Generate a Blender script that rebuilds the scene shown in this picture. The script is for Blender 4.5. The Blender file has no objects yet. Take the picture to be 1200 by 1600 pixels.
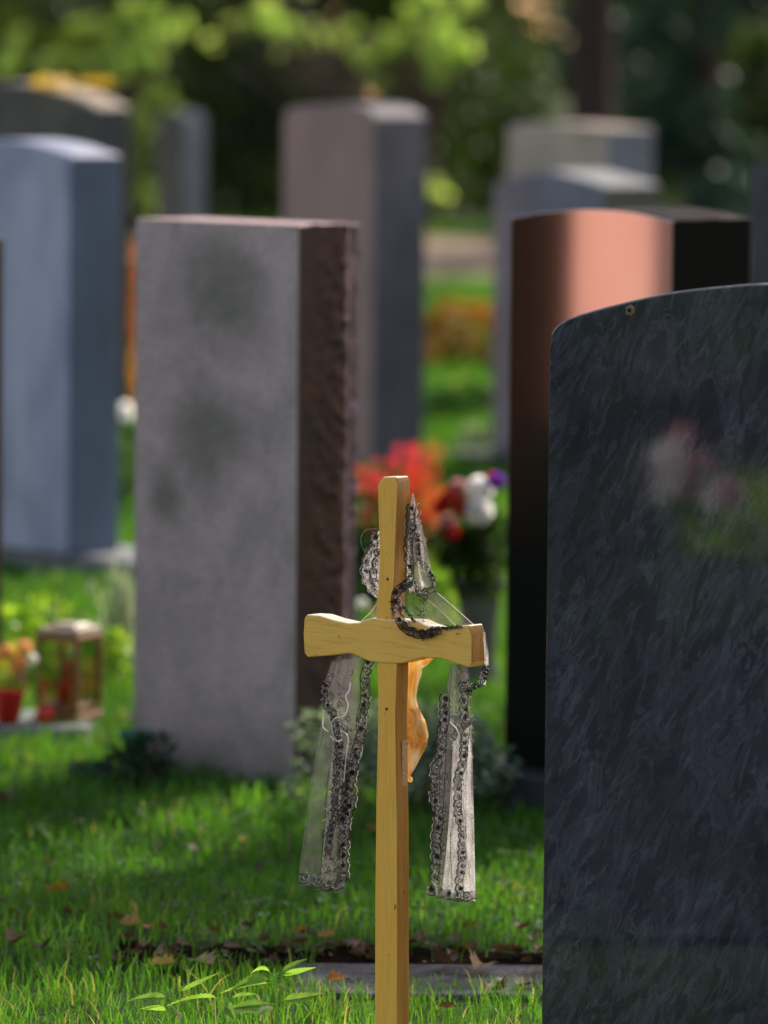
import bpy, bmesh, math, random
import numpy as np
from mathutils import Vector, Matrix
random.seed(7); rng = np.random.default_rng(7)
S = bpy.context.scene; COL = S.collection
R = math.radians
# ------------------------------------------------------------------ camera
FPX = 8889.0; CAMZ = 1.5; PITCH = math.atan(780/FPX); ROLL = R(0.55)
Fv = Vector((0, math.cos(PITCH), -math.sin(PITCH))); U0 = Vector((0, math.sin(PITCH), math.cos(PITCH))); R0 = Vector((1, 0, 0))
RT = R0*math.cos(ROLL)+U0*math.sin(ROLL); UP = U0*math.cos(ROLL)-R0*math.sin(ROLL)
cam = bpy.data.cameras.new('camera'); camo = bpy.data.objects.new('camera', cam); COL.objects.link(camo)
M = Matrix((RT, UP, -Fv)).transposed().to_4x4(); M.translation = (0, 0, CAMZ); camo.matrix_world = M
cam.sensor_fit = 'VERTICAL'; cam.sensor_height = 36; cam.sensor_width = 27; cam.lens = FPX/1600*36; cam.clip_start = .1; cam.clip_end = 1000
cam.dof.use_dof = True; cam.dof.focus_distance = 8.19; cam.dof.aperture_fstop = 3.9; S.camera = camo
O = Vector((0, 0, CAMZ))
def ray(px, py): return Fv+RT*((px-600)/FPX)-UP*((py-800)/FPX)
def ground(px, py, z=0.0):
    d = ray(px, py); return O+d*((z-CAMZ)/d.z)
def atY(px, py, Y):
    d = ray(px, py); return O+d*(Y/d.y)
# ------------------------------------------------------------------ object helpers
def tag(o, label=None, cat=None, group=None, kind=None):
    for k, v in (('label', label), ('category', cat), ('group', group), ('kind', kind)):
        if v: o[k] = v
    return o
def empty(name, loc, rz=0, label=None, cat=None, group=None):
    o = bpy.data.objects.new(name, None); COL.objects.link(o); o.location = loc; o.rotation_euler = (0, 0, rz); o.empty_display_size = .05
    return tag(o, label, cat, group)
class MB:
    def __init__(s): s.v = []; s.f = []; s.c = None
    def add(s, vs, fs):
        b = len(s.v); s.v += [tuple(v) for v in vs]; s.f += [tuple(b+i for i in f) for f in fs]
    def tube(s, pts, r, n=5, caps=True):
        pts = [Vector(p) for p in pts]; rs = r if isinstance(r, (list, tuple)) else [r]*len(pts)
        b = len(s.v); nref = None
        for i, p in enumerate(pts):
            t = (pts[min(i+1, len(pts)-1)]-pts[max(i-1, 0)])
            t = t.normalized() if t.length > 1e-9 else Vector((0, 0, 1))
            if nref is None: nref = t.orthogonal().normalized()
            nref = (nref-t*nref.dot(t)); nref = nref.normalized() if nref.length > 1e-6 else t.orthogonal().normalized()
            bn = t.cross(nref)
            for k in range(n):
                a = 2*math.pi*k/n; s.v.append(tuple(p+(nref*math.cos(a)+bn*math.sin(a))*rs[i]))
        for i in range(len(pts)-1):
            for k in range(n):
                s.f.append((b+i*n+k, b+i*n+(k+1) % n, b+(i+1)*n+(k+1) % n, b+(i+1)*n+k))
        if caps:
            s.f.append(tuple(b+k for k in reversed(range(n)))); s.f.append(tuple(b+(len(pts)-1)*n+k for k in range(n)))
    def box(s, x0, x1, y0, y1, z0, z1):
        s.add([(x0, y0, z0), (x1, y0, z0), (x1, y1, z0), (x0, y1, z0), (x0, y0, z1), (x1, y0, z1), (x1, y1, z1), (x0, y1, z1)],
              [(0, 3, 2, 1), (4, 5, 6, 7), (0, 1, 5, 4), (1, 2, 6, 5), (2, 3, 7, 6), (3, 0, 4, 7)])
    def lathe(s, prof, n=20, c=(0, 0)):
        b = len(s.v)
        for r, z in prof:
            for k in range(n):
                a = 2*math.pi*k/n; s.v.append((c[0]+r*math.cos(a), c[1]+r*math.sin(a), z))
        for i in range(len(prof)-1):
            for k in range(n): s.f.append((b+i*n+k, b+i*n+(k+1) % n, b+(i+1)*n+(k+1) % n, b+(i+1)*n+k))
    def prism(s, poly, y0, y1):      # poly in (x,z), counter-clockwise seen from -y
        n = len(poly); b = len(s.v)
        s.v += [(x, y0, z) for x, z in poly]+[(x, y1, z) for x, z in poly]
        s.f.append(tuple(b+i for i in range(n))); s.f.append(tuple(b+n+i for i in reversed(range(n))))
        for i in range(n): j = (i+1) % n; s.f.append((b+j, b+i, b+n+i, b+n+j))
    def leaf(s, p, d, n, L, W, bend=0.2):   # small folded leaf of 4 triangles
        d = Vector(d).normalized(); n = Vector(n); w = d.cross(n); w = w.normalized() if w.length > 1e-6 else d.orthogonal().normalized(); n = w.cross(d)
        p = Vector(p); m = p+d*L*.45+n*L*.02; t = p+d*L-n*L*bend
        s.add([p, m+w*W*.5+n*W*.15, t, m-w*W*.5+n*W*.15, m], [(0, 4, 1), (4, 2, 1), (0, 3, 4), (4, 3, 2)])
    def build(s, name, mat, parent=None, smooth=False, bevel=0, seg=2, flat_fix=True):
        me = bpy.data.meshes.new(name); me.from_pydata(s.v, [], s.f); me.update()
        if flat_fix and bevel:
            bm = bmesh.new(); bm.from_mesh(me); bmesh.ops.recalc_face_normals(bm, faces=bm.faces); bm.to_mesh(me); bm.free()
        o = bpy.data.objects.new(name, me); COL.objects.link(o); me.materials.append(mat)
        if parent: o.parent = parent
        if smooth or bevel: me.polygons.foreach_set('use_smooth', [True]*len(me.polygons))
        if bevel:
            m = o.modifiers.new('bevel', 'BEVEL'); m.width = bevel; m.segments = seg; m.limit_method = 'ANGLE'; m.angle_limit = R(25); m.harden_normals = True
        return o
def npmesh(name, V, F, mat, parent=None, attr=None, smooth=False):
    me = bpy.data.meshes.new(name); V = np.asarray(V, np.float32); F = np.asarray(F, np.int32)
    me.vertices.add(len(V)); me.vertices.foreach_set('co', V.ravel())
    k = F.shape[1]; me.loops.add(F.size); me.loops.foreach_set('vertex_index', F.ravel())
    me.polygons.add(len(F)); me.polygons.foreach_set('loop_start', np.arange(0, F.size, k, dtype=np.int32)); me.polygons.foreach_set('loop_total', np.full(len(F), k, np.int32))
    if smooth: me.polygons.foreach_set('use_smooth', [True]*len(F))
    me.update(calc_edges=True)
    if attr is not None:
        a = me.attributes.new('tone', 'FLOAT', 'POINT'); a.data.foreach_set('value', np.asarray(attr, np.float32))
    o = bpy.data.objects.new(name, me); COL.objects.link(o); me.materials.append(mat)
    if parent: o.parent = parent
    return o
# ------------------------------------------------------------------ materials
class NT:
    def __init__(s, name):
        s.m = bpy.data.materials.new(name); s.m.use_nodes = True; s.t = s.m.node_tree; s.t.nodes.clear(); s.out = s.n('ShaderNodeOutputMaterial')
    def n(s, typ, **kw):
        x = s.t.nodes.new(typ)
        for k, v in kw.items():
            if hasattr(x, k) and k not in x.inputs: setattr(x, k, v)
            else: x.inputs[k].default_value = v
        return x
    def l(s, a, b): s.t.links.new(a, b)
    def coord(s, scale=(1, 1, 1), rot=(0, 0, 0), loc=(0, 0, 0)):
        tc = s.n('ShaderNodeTexCoord'); mp = s.n('ShaderNodeMapping'); mp.inputs['Scale'].default_value = scale; mp.inputs['Rotation'].default_value = rot; mp.inputs['Location'].default_value = loc
        s.l(tc.outputs['Object'], mp.inputs['Vector']); return mp.outputs['Vector']
    def diag(s, ang, scale):
        a = s.coord(rot=(0, ang, 0)); mp = s.n('ShaderNodeMapping'); mp.inputs['Scale'].default_value = scale; s.l(a, mp.inputs['Vector']); return mp.outputs['Vector']
    def noise(s, vec, scale, detail=5, rough=.55, dist=0):
        x = s.n('ShaderNodeTexNoise'); x.inputs['Scale'].default_value = scale; x.inputs['Detail'].default_value = detail; x.inputs['Roughness'].default_value = rough; x.inputs['Distortion'].default_value = dist
        s.l(vec, x.inputs['Vector']); return x.outputs['Fac']
    def ramp(s, fac, stops, interp='LINEAR'):
        x = s.n('ShaderNodeValToRGB'); cr = x.color_ramp; cr.interpolation = interp
        while len(cr.elements) > 1: cr.elements.remove(cr.elements[0])
        cr.elements[0].position = stops[0][0]; cr.elements[0].color = (*stops[0][1], 1)
        for p, c in stops[1:]: e = cr.elements.new(p); e.color = (*c, 1)
        s.l(fac, x.inputs[0]); return x.outputs[0]
    def mix(s, fac, a, b, typ='MIX'):
        x = s.n('ShaderNodeMix', data_type='RGBA', blend_type=typ)
        if isinstance(fac, float): x.inputs[0].default_value = fac
        else: s.l(fac, x.inputs[0])
        for v, i in ((a, 6), (b, 7)):
            if isinstance(v, tuple): x.inputs[i].default_value = (*v, 1)
            else: s.l(v, x.inputs[i])
        return x.outputs[2]
    def bump(s, h, strength=.3, dist=.01):
        b = s.n('ShaderNodeBump'); b.inputs['Strength'].default_value = strength; b.inputs['Distance'].default_value = dist; s.l(h, b.inputs['Height']); return b.outputs[0]
    def bsdf(s, col, rough=.6, normal=None, spec=.5, **kw):
        p = s.n('ShaderNodeBsdfPrincipled')
        if isinstance(col, tuple): p.inputs['Base Color'].default_value = (*col, 1)
        else: s.l(col, p.inputs['Base Color'])
        if isinstance(rough, float): p.inputs['Roughness'].default_value = rough
        else: s.l(rough, p.inputs['Roughness'])
        p.inputs['Specular IOR Level'].default_value = spec
        if normal: s.l(normal, p.inputs['Normal'])
        for k, v in kw.items(): p.inputs[k.replace('_', ' ')].default_value = v
        s.l(p.outputs[0], s.out.inputs[0]); return p
def mul(c, k): return tuple(min(1, x*k) for x in c)
def stone_mat(name, c1, c2, c3=None, rough=.5, speck=.3, spec=.4, blotch=2.2, bump=.15):
    m = NT(name); v = m.coord()
    big = m.noise(m.coord((1, 1, .55)), blotch*2.2, 6, .6, .4); col = m.ramp(big, [(.34, c2), (.58, c1)])
    fine = m.noise(v, 320, 2, .7); sp = m.ramp(fine, [(.36, (1-speck,)*3), (.52, (1,)*3), (.7, (1+speck,)*3)]); col = m.mix(1.0, col, sp, 'MULTIPLY')
    if c3:
        st = m.noise(m.coord((1, 1, .12)), 14, 4, .6); col = m.mix(m.ramp(st, [(.5, (0,)*3), (.68, (.7,)*3)]), col, c3)
    m.bsdf(col, rough, m.bump(m.noise(v, 160, 4, .6), bump, .004), spec); return m.m
def plain(name, c, rough=.5, var=.25, scale=30, bump=.0, **kw):
    m = NT(name); v = m.coord(); n = m.noise(v, scale, 4); col = m.ramp(n, [(.3, mul(c, 1-var)), (.7, mul(c, 1+var))])
    m.bsdf(col, rough, m.bump(n, bump, .003) if bump else None, **kw); return m.m
def leaf_mat(name, c1, c2, trans=.5, rough=.45, scale=6, attr=False, tk=1.6, c3=None, tb=.5):
    m = NT(name); g = m.n('ShaderNodeNewGeometry')
    if attr:
        a = m.n('ShaderNodeAttribute', attribute_name='tone'); fac = a.outputs['Fac']
    else: fac = g.outputs['Random Per Island']
    col = m.ramp(fac, [(0, c1), (1, c2)] if c3 is None else [(0, c1), (.93, c2), (.985, c3), (1, c3)])
    nz = m.noise(m.coord(), scale, 3); col = m.mix(1.0, col, m.ramp(nz, [(.3, (.65,)*3), (.7, (1.25,)*3)]), 'MULTIPLY')
    p = m.bsdf(col, rough, spec=.35); t = m.n('ShaderNodeBsdfTranslucent'); tc = m.mix(1.0, col, (tk, tk*1.05 if tb < .9 else tk, tk*tb), 'MULTIPLY'); m.l(tc, t.inputs[0])
    mx = m.n('ShaderNodeMixShader'); mx.inputs[0].default_value = trans; m.l(p.outputs[0], mx.inputs[1]); m.l(t.outputs[0], mx.inputs[2]); m.l(mx.outputs[0], m.out.inputs[0]); return m.m
# ------------------------------------------------------------------ light
SUN_AZ = R(33); SUN_EL = R(33)          # azimuth from +Y towards +X
w = bpy.data.worlds.new('World'); S.world = w; w.use_nodes = True; nt = w.node_tree
sky = nt.nodes.new('ShaderNodeTexSky'); sky.sky_type = 'NISHITA'; sky.sun_disc = False; sky.sun_elevation = SUN_EL; sky.sun_rotation = SUN_AZ; sky.dust_density = 1.2
sky_gain = nt.nodes.new('ShaderNodeMix'); sky_gain.data_type = 'RGBA'; sky_gain.blend_type = 'MULTIPLY'; sky_gain.inputs[0].default_value = 1; sky_gain.inputs[7].default_value = (2.15, 1.66, 1.40, 1)   # warm gain that brightens the sky fill and cuts its blue
nt.links.new(sky.outputs[0], sky_gain.inputs[6]); nt.links.new(sky_gain.outputs[2], nt.nodes['Background'].inputs[0]); nt.nodes['Background'].inputs[1].default_value = .15
sl = bpy.data.lights.new('sun', 'SUN'); sl.energy = 5.0; sl.angle = R(.53); sl.color = (1, .93, .8); so = bpy.data.objects.new('sun', sl); COL.objects.link(so)
tosun = Vector((math.sin(SUN_AZ)*math.cos(SUN_EL), math.cos(SUN_AZ)*math.cos(SUN_EL), math.sin(SUN_EL)))
so.rotation_euler = tosun.to_track_quat('Z', 'Y').to_euler(); so.location = tosun*60
S.view_settings.view_transform = 'Standard'; S.view_settings.look = 'None'; S.view_settings.exposure = 0
S.cycles.use_denoising = True; S.cycles.transparent_max_bounces = 24; S.cycles.max_bounces = 8
# ------------------------------------------------------------------ materials used
m_granite = stone_mat('red_granite_weathered', (.36, .32, .335), (.19, .19, .175), (.42, .37, .40), .75, .35, .2, 2.6, .4)
def granite_weathered():
    m = NT('weathered_granite_face'); v = m.coord(); big = m.noise(m.coord((1, 1, .8)), 7, 7, .68, .6); col = m.ramp(big, [(.32, (.30, .275, .26)), (.5, (.43, .365, .355)), (.68, (.53, .44, .44))])
    def blot(c, r):
        d = m.n('ShaderNodeVectorMath', operation='DISTANCE'); m.l(v, d.inputs[0]); d.inputs[1].default_value = c; a = m.n('ShaderNodeMath', operation='MULTIPLY_ADD'); m.l(d.outputs['Value'], a.inputs[0]); a.inputs[1].default_value = 1/r
        nn = m.noise(v, 11, 5, .65); k = m.n('ShaderNodeMath', operation='MULTIPLY'); m.l(nn, k.inputs[0]); k.inputs[1].default_value = 1.3; m.l(k.outputs[0], a.inputs[2]); return m.ramp(a.outputs[0], [(.0, (1,)*3), (.95, (1,)*3), (1.0, (.95,)*3)]) if False else a.outputs[0]
    for c, r in (((-.26, 0, .68), .14), ((-.22, 0, .95), .15), ((-.38, 0, .55), .06)):
        a = blot(c, r); mr = m.n('ShaderNodeMapRange'); m.l(a, mr.inputs[0]); mr.inputs[1].default_value = .95; mr.inputs[2].default_value = 1.75; mr.inputs[3].default_value = .8; mr.inputs[4].default_value = 0.0; col = m.mix(mr.outputs[0], col, (.16, .16, .135))
    sp = m.ramp(m.noise(v, 130, 4, .8), [(.36, (.55,)*3), (.5, (1,)*3), (.66, (1.5,)*3)]); col = m.mix(1.0, col, sp, 'MULTIPLY')
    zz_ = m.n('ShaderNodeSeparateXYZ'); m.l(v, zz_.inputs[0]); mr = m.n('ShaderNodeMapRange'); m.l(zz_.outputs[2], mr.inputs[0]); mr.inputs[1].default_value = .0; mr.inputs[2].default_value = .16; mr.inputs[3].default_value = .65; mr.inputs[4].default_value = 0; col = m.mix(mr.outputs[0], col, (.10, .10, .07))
    m.bsdf(col, .75, m.bump(m.noise(v, 180, 4, .7), .5, .003), .25); return m.m
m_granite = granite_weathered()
m_granite_side = stone_mat('rough_granite_painted_shade', (.085, .032, .016), (.045, .019, .011), None, .55, .6, .5, 6, 1.0)  # brown granite side with its shade put into the colour
m_granite_top = stone_mat('pink_granite_painted_sunlit', (.62, .42, .42), (.38, .26, .26), None, .5, .5, .5, 14, 1.0)  # pink granite paled to paint sunlight on top and back rim
m_blue = stone_mat('blue_grey_stone', (.44, .48, .62), (.28, .31, .43), (.56, .62, .72), .42, .12, .4, 2.0, .1)  # blue-grey stone with the sky's reflected blue put into its colour
m_bluedark = stone_mat('blue_stone_painted_shade', (.10, .15, .23), (.07, .10, .16), None, .45, .15, .4, 2, .1)  # same stone, side shade painted as a darker blue
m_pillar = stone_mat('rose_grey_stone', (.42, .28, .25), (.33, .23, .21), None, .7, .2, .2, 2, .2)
m_pillar_side = stone_mat('rose_grey_painted_shade', (.15, .14, .165), (.10, .095, .11), None, .6, .2, .3, 4, .2)  # same rose stone, side shade put into a darker colour
m_pale = stone_mat('pale_limestone', (.50, .42, .34), (.38, .31, .25), None, .8, .2, .2, 3, .2)
m_greyblue = stone_mat('grey_gneiss', (.20, .225, .28), (.12, .135, .17), None, .5, .3, .4, 3, .2)
m_brown = stone_mat('brown_grey_stone', (.13, .125, .105), (.085, .08, .07), None, .7, .2, .2, 3, .2)
m_kerb = stone_mat('grey_kerb_stone', (.28, .29, .30), (.18, .19, .20), None, .7, .3, .3, 5, .3)
m_darkkerb = stone_mat('dark_plinth_stone', (.05, .055, .065), (.03, .033, .04), None, .45, .3, .4, 5, .1)
m_redbrown = stone_mat('brown_polished_granite', (.10, .05, .045), (.06, .035, .03), None, .3, .4, .5, 5, .05)
m_salmon = stone_mat('salmon_sandstone', (.64, .37, .32), (.55, .29, .25), None, .8, .06, .2, 2, .05)
def polished_black():
    m = NT('black_polished_granite'); p = m.bsdf((.64, .56, .53), .075, Metallic=1.0); q = m.n('ShaderNodeBsdfPrincipled'); q.inputs['Base Color'].default_value = (.006, .007, .006, 1); q.inputs['Roughness'].default_value = .45; q.inputs['Specular IOR Level'].default_value = .08
    # lower half fades to matte black, so reflections are painted out there
    sx = m.n('ShaderNodeSeparateXYZ'); m.l(m.coord(), sx.inputs[0]); mr = m.n('ShaderNodeMapRange'); m.l(sx.outputs[2], mr.inputs[0]); mr.inputs[1].default_value = .48; mr.inputs[2].default_value = .72; mr.inputs[3].default_value = .0; mr.inputs[4].default_value = 1
    mx = m.n('ShaderNodeMixShader'); m.l(mr.outputs[0], mx.inputs[0]); m.l(q.outputs[0], mx.inputs[1]); m.l(p.outputs[0], mx.inputs[2]); m.l(mx.outputs[0], m.out.inputs[0]); return m.m
m_blackface = polished_black()
m_black = plain('black_granite_honed', (.006, .007, .006), .5, .5, 200, spec=.04)
def marble_dark():
    m = NT('dark_slate_marble'); v = m.diag(R(-24), (1, 1, .36))
    n1 = m.noise(v, 16, 6, .64, 2.2); n2 = m.noise(m.coord((1, 1, .5)), 4.5, 5, .65, .8); n3 = m.noise(m.diag(R(-32), (1, 1, .3)), 46, 4, .65, 1.5)
    veins = m.ramp(n1, [(.47, (0,)*3), (.53, (1,)*3), (.60, (.25,)*3), (.64, (.8,)*3), (.72, (0,)*3)]); ve2 = m.ramp(n3, [(.54, (0,)*3), (.60, (1,)*3), (.66, (.2,)*3)])
    base = m.ramp(n2, [(.35, (.023, .023, .029)), (.65, (.043, .042, .057))]); msk = m.ramp(n2, [(.36, (.15,)*3), (.60, (.9,)*3)])
    vm = m.mix(1.0, veins, msk, 'MULTIPLY'); c = m.mix(vm, base, (.076, .075, .100)); f = m.mix(1.0, ve2, msk, 'MULTIPLY')
    c = m.mix(f, c, (.105, .105, .135)); gr = m.noise(m.coord(), 420, 2, .8); c = m.mix(1.0, c, m.ramp(gr, [(.35, (.72,)*3), (.65, (1.3,)*3)]), 'MULTIPLY')
    rn = m.ramp(m.noise(m.coord(), 7, 4), [(.4, (.03,)*3), (.7, (.07,)*3)]); m.bsdf(c, rn, m.bump(m.noise(v, 60, 3), .015, .001), .5, IOR=2.0); return m.m
m_marble = marble_dark()
def marble_edge():
    return stone_mat('slate_marble_pale_top', (.30, .31, .30), (.14, .15, .15), None, .6, .4, .3, 20, .3)  # paler tone for the top faces
m_marble_edge = marble_edge()
def wood(name, c1, c2, horiz=False):
    m = NT(name); sc = (1.0, 10, 14) if horiz else (16, 12, .9); v = m.coord(sc)
    g = m.noise(v, 9, 6, .6, .35); g2 = m.noise(m.coord((3, 30, 70) if horiz else (80, 60, 2.4)), 5, 4, .7)
    col = m.ramp(g, [(.3, c2), (.62, c1)]); col = m.mix(1.0, col, m.ramp(g2, [(.30, (.78,)*3), (.48, (1.0,)*3), (.7, (1.08,)*3)]), 'MULTIPLY')
    k = m.noise(m.coord((1, 1, .6) if not horiz else (.6, 1, 1)), 95, 2, .5); col = m.mix(m.ramp(k, [(.71, (0,)*3), (.77, (.75,)*3)]), col, (.06, .03, .012))
    m.bsdf(col, .3, m.bump(g2, .12, .001), .5); return m.m
m_wood_v = wood('varnished_pine_upright', (1.0, .58, .11), (1.0, .50, .075))
m_wood_side = wood('painted_shade_pine', (.56, .27, .055), (.42, .18, .03))  # darker wood colour stands in for shade on the side faces
m_wood_sunlit = wood('painted_sunlit_pine', (1.0, .88, .66), (.95, .78, .52))  # pale colour stands in for sun on upward faces and chamfers
m_wood_h = wood('varnished_pine_arm', (1.0, .60, .13), (1.0, .55, .11), True)
def amber():
    m = NT('golden_moulded_resin'); cn_ = m.ramp(m.noise(m.coord((1, 1, .3)), 70, 2, .5, .8), [(.36, (.88, .52, .10)), (.50, (1, .80, .38)), (.62, (1, .96, .82))]); p = m.bsdf(cn_, .16, spec=.9); t = m.n('ShaderNodeBsdfTranslucent'); m.l(cn_, t.inputs[0])  # cream and orange streaks paint highlights and fold shade on the gold
    mx = m.n('ShaderNodeMixShader'); mx.inputs[0].default_value = .5; m.l(p.outputs[0], mx.inputs[1]); m.l(t.outputs[0], mx.inputs[2]); m.l(mx.outputs[0], m.out.inputs[0]); return m.m
m_amber = amber()
# ------------------------------------------------------------------ gravestones
def face_frame(C, a):
    t = Vector((math.cos(a), -math.sin(a), 0)); b = Vector((math.sin(a), math.cos(a), 0)); return t, b
def on_face(C, a, px, py, wofs=0):
    t, b = face_frame(C, a); d = ray(px, py); Q = C+b*wofs; k = (Q-O).dot(b)/d.dot(b); P = O+d*k-Q; return P.dot(t), P.z+Q.z
def thick(C, a, px):
    t, b = face_frame(C, a); k = (px-600)/FPX; return (k*C.y-C.x)/(b.x-k*b.y)
def slab_mesh(name, prof, T, mats, parent, bevel=.006, rough=0.0, rough_seed=0):
    """Stone from its front outline; faces get front / side / top materials"""
    me = bpy.data.meshes.new(name); bm = bmesh.new()
    f = [bm.verts.new((x, 0, z)) for x, z in prof]; bk = [bm.verts.new((x, T, z)) for x, z in prof]; n = len(prof)
    bm.faces.new(f); bm.faces.new(list(reversed(bk)))
    for i in range(n): j = (i+1) % n; bm.faces.new((f[j], f[i], bk[i], bk[j]))
    bmesh.ops.recalc_face_normals(bm, faces=bm.faces)
    for fc in bm.faces: fc.material_index = 0 if abs(fc.normal.y) > .9 else (2 if fc.normal.z > .5 else 1)
    if rough:
        for _ in range(7):
            bmesh.ops.subdivide_edges(bm, edges=[e for e in bm.edges if e.calc_length() > .012], cuts=1, use_grid_fill=True)
        bmesh.ops.triangulate(bm, faces=bm.faces[:])
        xs = [p[0] for p in prof]; x1 = max(xs); x0 = min(xs); z1 = max(p[1] for p in prof)
        from mathutils import noise as N
        for v in bm.verts:
            q = v.co.copy(); h = N.fractal(q*48+Vector((rough_seed, 0, 0)), .8, 2.2, 4)
            if q.y > T-1e-4: v.co.y += rough*1.0*h
            if q.y > .004:
                k = min(1, q.y/T)
                if abs(q.x-x1) < 1e-4: v.co.x += rough*h*k*.9; v.co.x -= .030*max(0, (k-.74)/.26)**2*(1+.9*h)
                if abs(q.x-x0) < 1e-4: v.co.x -= rough*h*k
                if abs(q.z-z1) < 1e-4: v.co.z += rough*.4*h
        for fc in bm.faces:
            cc = fc.calc_center_median()
            if cc.y > T*.82 and cc.x > x1-.05: fc.material_index = 2  # back rim takes the pale colour as painted sun glints
    bm.to_mesh(me); bm.free(); o = bpy.data.objects.new(name, me); COL.objects.link(o); o.parent = parent
    for m in mats: me.materials.append(m)
    if not rough:
        me.polygons.foreach_set('use_smooth', [True]*len(me.polygons)); m = o.modifiers.new('bevel', 'BEVEL'); m.width = bevel; m.segments = 3; m.limit_method = 'ANGLE'; m.angle_limit = R(28); m.harden_normals = True
    return o
def arc(pts, n=8):
    """smooth curve through pixel points (Catmull-Rom)"""
    P = [Vector((p[0], p[1], 0)) for p in pts]; P = [P[0]*2-P[1]]+P+[P[-1]*2-P[-2]]; out = []
    for i in range(1, len(P)-2):
        for k in range(n):
            t = k/n; a, b, c, d = P[i-1:i+3]
            q = .5*((2*b)+(c-a)*t+(2*a-5*b+4*c-d)*t*t+(3*b-a-3*c+d)*t**3); out.append((q.x, q.y))
    out.append((P[-2].x, P[-2].y)); return out
def gravestone(label, base_px, a_deg, top_pts, side_px, mats, bevel=.006, plinth=None, rough=0, group=None, curve=True, left_bottom=None, name='gravestone'):
    a = R(a_deg); C = ground(*base_px); g = empty(name, C, -a, label, 'gravestone', group)
    tp = arc(top_pts) if curve else top_pts
    pr = [on_face(C, a, *p) for p in tp]; T = thick(C, a, side_px)
    zb = plinth[0]-.002 if plinth else -.08
    xl = pr[0][0] if left_bottom is None else left_bottom
    prof = [(xl, zb), (pr[-1][0], zb)]+list(reversed(pr)); o = slab_mesh('slab', prof, T, mats, g, bevel, rough)
    if plinth:
        h, m, ml, mr, mf, mb = plinth; b = MB(); b.box(pr[0][0]-ml, pr[-1][0]+mr, -mf, T+mb, -.06, h); b.build('plinth', m, g, bevel=.006)
    return g, C, a, pr, T
G = 'gravestones standing in the lawn'
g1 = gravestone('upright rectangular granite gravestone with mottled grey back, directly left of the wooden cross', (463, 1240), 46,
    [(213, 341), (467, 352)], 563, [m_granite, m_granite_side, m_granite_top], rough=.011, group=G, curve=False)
g2 = gravestone('polished black gravestone with a salmon reflection, half hidden behind the dark marbled stone', (1040, 1292), 45,
    [(797, 338), (850, 329), (925, 325), (990, 330), (1053, 344)], 1170, [m_blackface, m_black, m_black], .004, (.075, m_darkkerb, .10, .1, .09, .05), group=G)
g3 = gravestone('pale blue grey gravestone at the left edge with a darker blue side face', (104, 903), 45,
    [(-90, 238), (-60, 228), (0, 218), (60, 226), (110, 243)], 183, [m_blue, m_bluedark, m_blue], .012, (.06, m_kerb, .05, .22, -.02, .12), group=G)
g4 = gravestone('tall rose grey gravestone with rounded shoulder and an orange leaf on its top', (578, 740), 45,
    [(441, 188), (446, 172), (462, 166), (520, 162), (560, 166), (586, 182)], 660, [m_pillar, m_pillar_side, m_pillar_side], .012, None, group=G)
g5 = gravestone('grey gravestone with a low peaked top rising behind the polished black stone', (940, 745), 45,
    [(770, 288), (800, 276), (850, 266), (900, 277), (945, 290)], 1028, [m_greyblue, m_brown, m_kerb], .01, (.05, m_darkkerb, .16, .1, .1, .05), group=G)  # brown side and paler top paint shade and top light
g6 = gravestone('pale limestone gravestone farthest to the right, its flat top showing above the peaked grey stone', (948, 640), 45,
    [(791, 198), (850, 192), (950, 200)], 1020, [m_pale, m_greyblue, m_pale], .012, None, group=G)  # grey side tone paints the shade on the limestone
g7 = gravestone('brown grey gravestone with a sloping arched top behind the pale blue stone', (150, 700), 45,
    [(-110, 165), (-60, 140), (0, 128), (60, 134), (110, 148), (152, 168)], 203, [m_brown, m_darkkerb, m_pale], .012, None, group=G)  # dark side and pale top paint shade and sunlight
g8 = gravestone('large dark marbled gravestone with a wide arched top in the right foreground', (1420, 1790), 42,
    [(858, 545), (862, 520), (875, 505), (900, 493), (960, 476), (1040, 458), (1120, 448), (1200, 443), (1290, 452), (1380, 480), (1428, 520), (1438, 560)], 1560,
    [m_marble, m_marble, m_marble_edge], .003, None, group=G)
g9 = gravestone('brown polished gravestone showing only a thin edge at the left border', (-40, 1135), 45,
    [(-330, 372), (-40, 372)], 5, [m_redbrown, m_redbrown, m_redbrown], .004, None, group=G, curve=False)
g10 = gravestone('dark slate gravestone seen as a narrow strip at the right border behind the black stone', (1330, 1100), 45,
    [(1172, 262), (1180, 256), (1260, 250), (1330, 262)], 1420, [m_darkkerb, m_darkkerb, m_darkkerb], .008, None, group=G)
g11 = gravestone('faint pale grey gravestone far off in front of the trees at upper left', (290, 430), 45,
    [(242, 190), (252, 178), (268, 172), (290, 182)], 318, [m_brown, m_greyblue, m_kerb], .02, None, group=G)
# salmon stone left of the frame, mirrored in the polished black stone
_, Cb, ab, prb, Tb = g2
tb, bb = face_frame(Cb, ab)
V = atY(1000, 800, 12.7); V.z = 0
k = (V-Cb).dot(bb); Pm = V-bb*2*k
ms = empty('gravestone', Pm, R(-45), 'salmon sandstone gravestone mirrored in the face of the polished black stone', 'gravestone', G)
slab_mesh('slab', [(-.105, .602), (.14, .602), (.14, 1.24), (-.105, 1.24)], .12, [m_salmon]*3, ms, .008)
slab_mesh('plinth', [(-.22, -.05), (.24, -.05), (.24, .60), (-.22, .60)], .14, [m_black]*3, ms, .006)  # tall black base added to darken the lower part of the reflection
V2 = atY(905, 800, 13.9); V2.z = 0; P2 = V2-bb*2*(V2-Cb).dot(bb)  # added dark slab keeps the green lawn out of the black stone's reflection
ms = empty('gravestone', P2, R(-45), 'unseen dark slab added to darken the reflection beside the salmon stone', 'gravestone', G)
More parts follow.
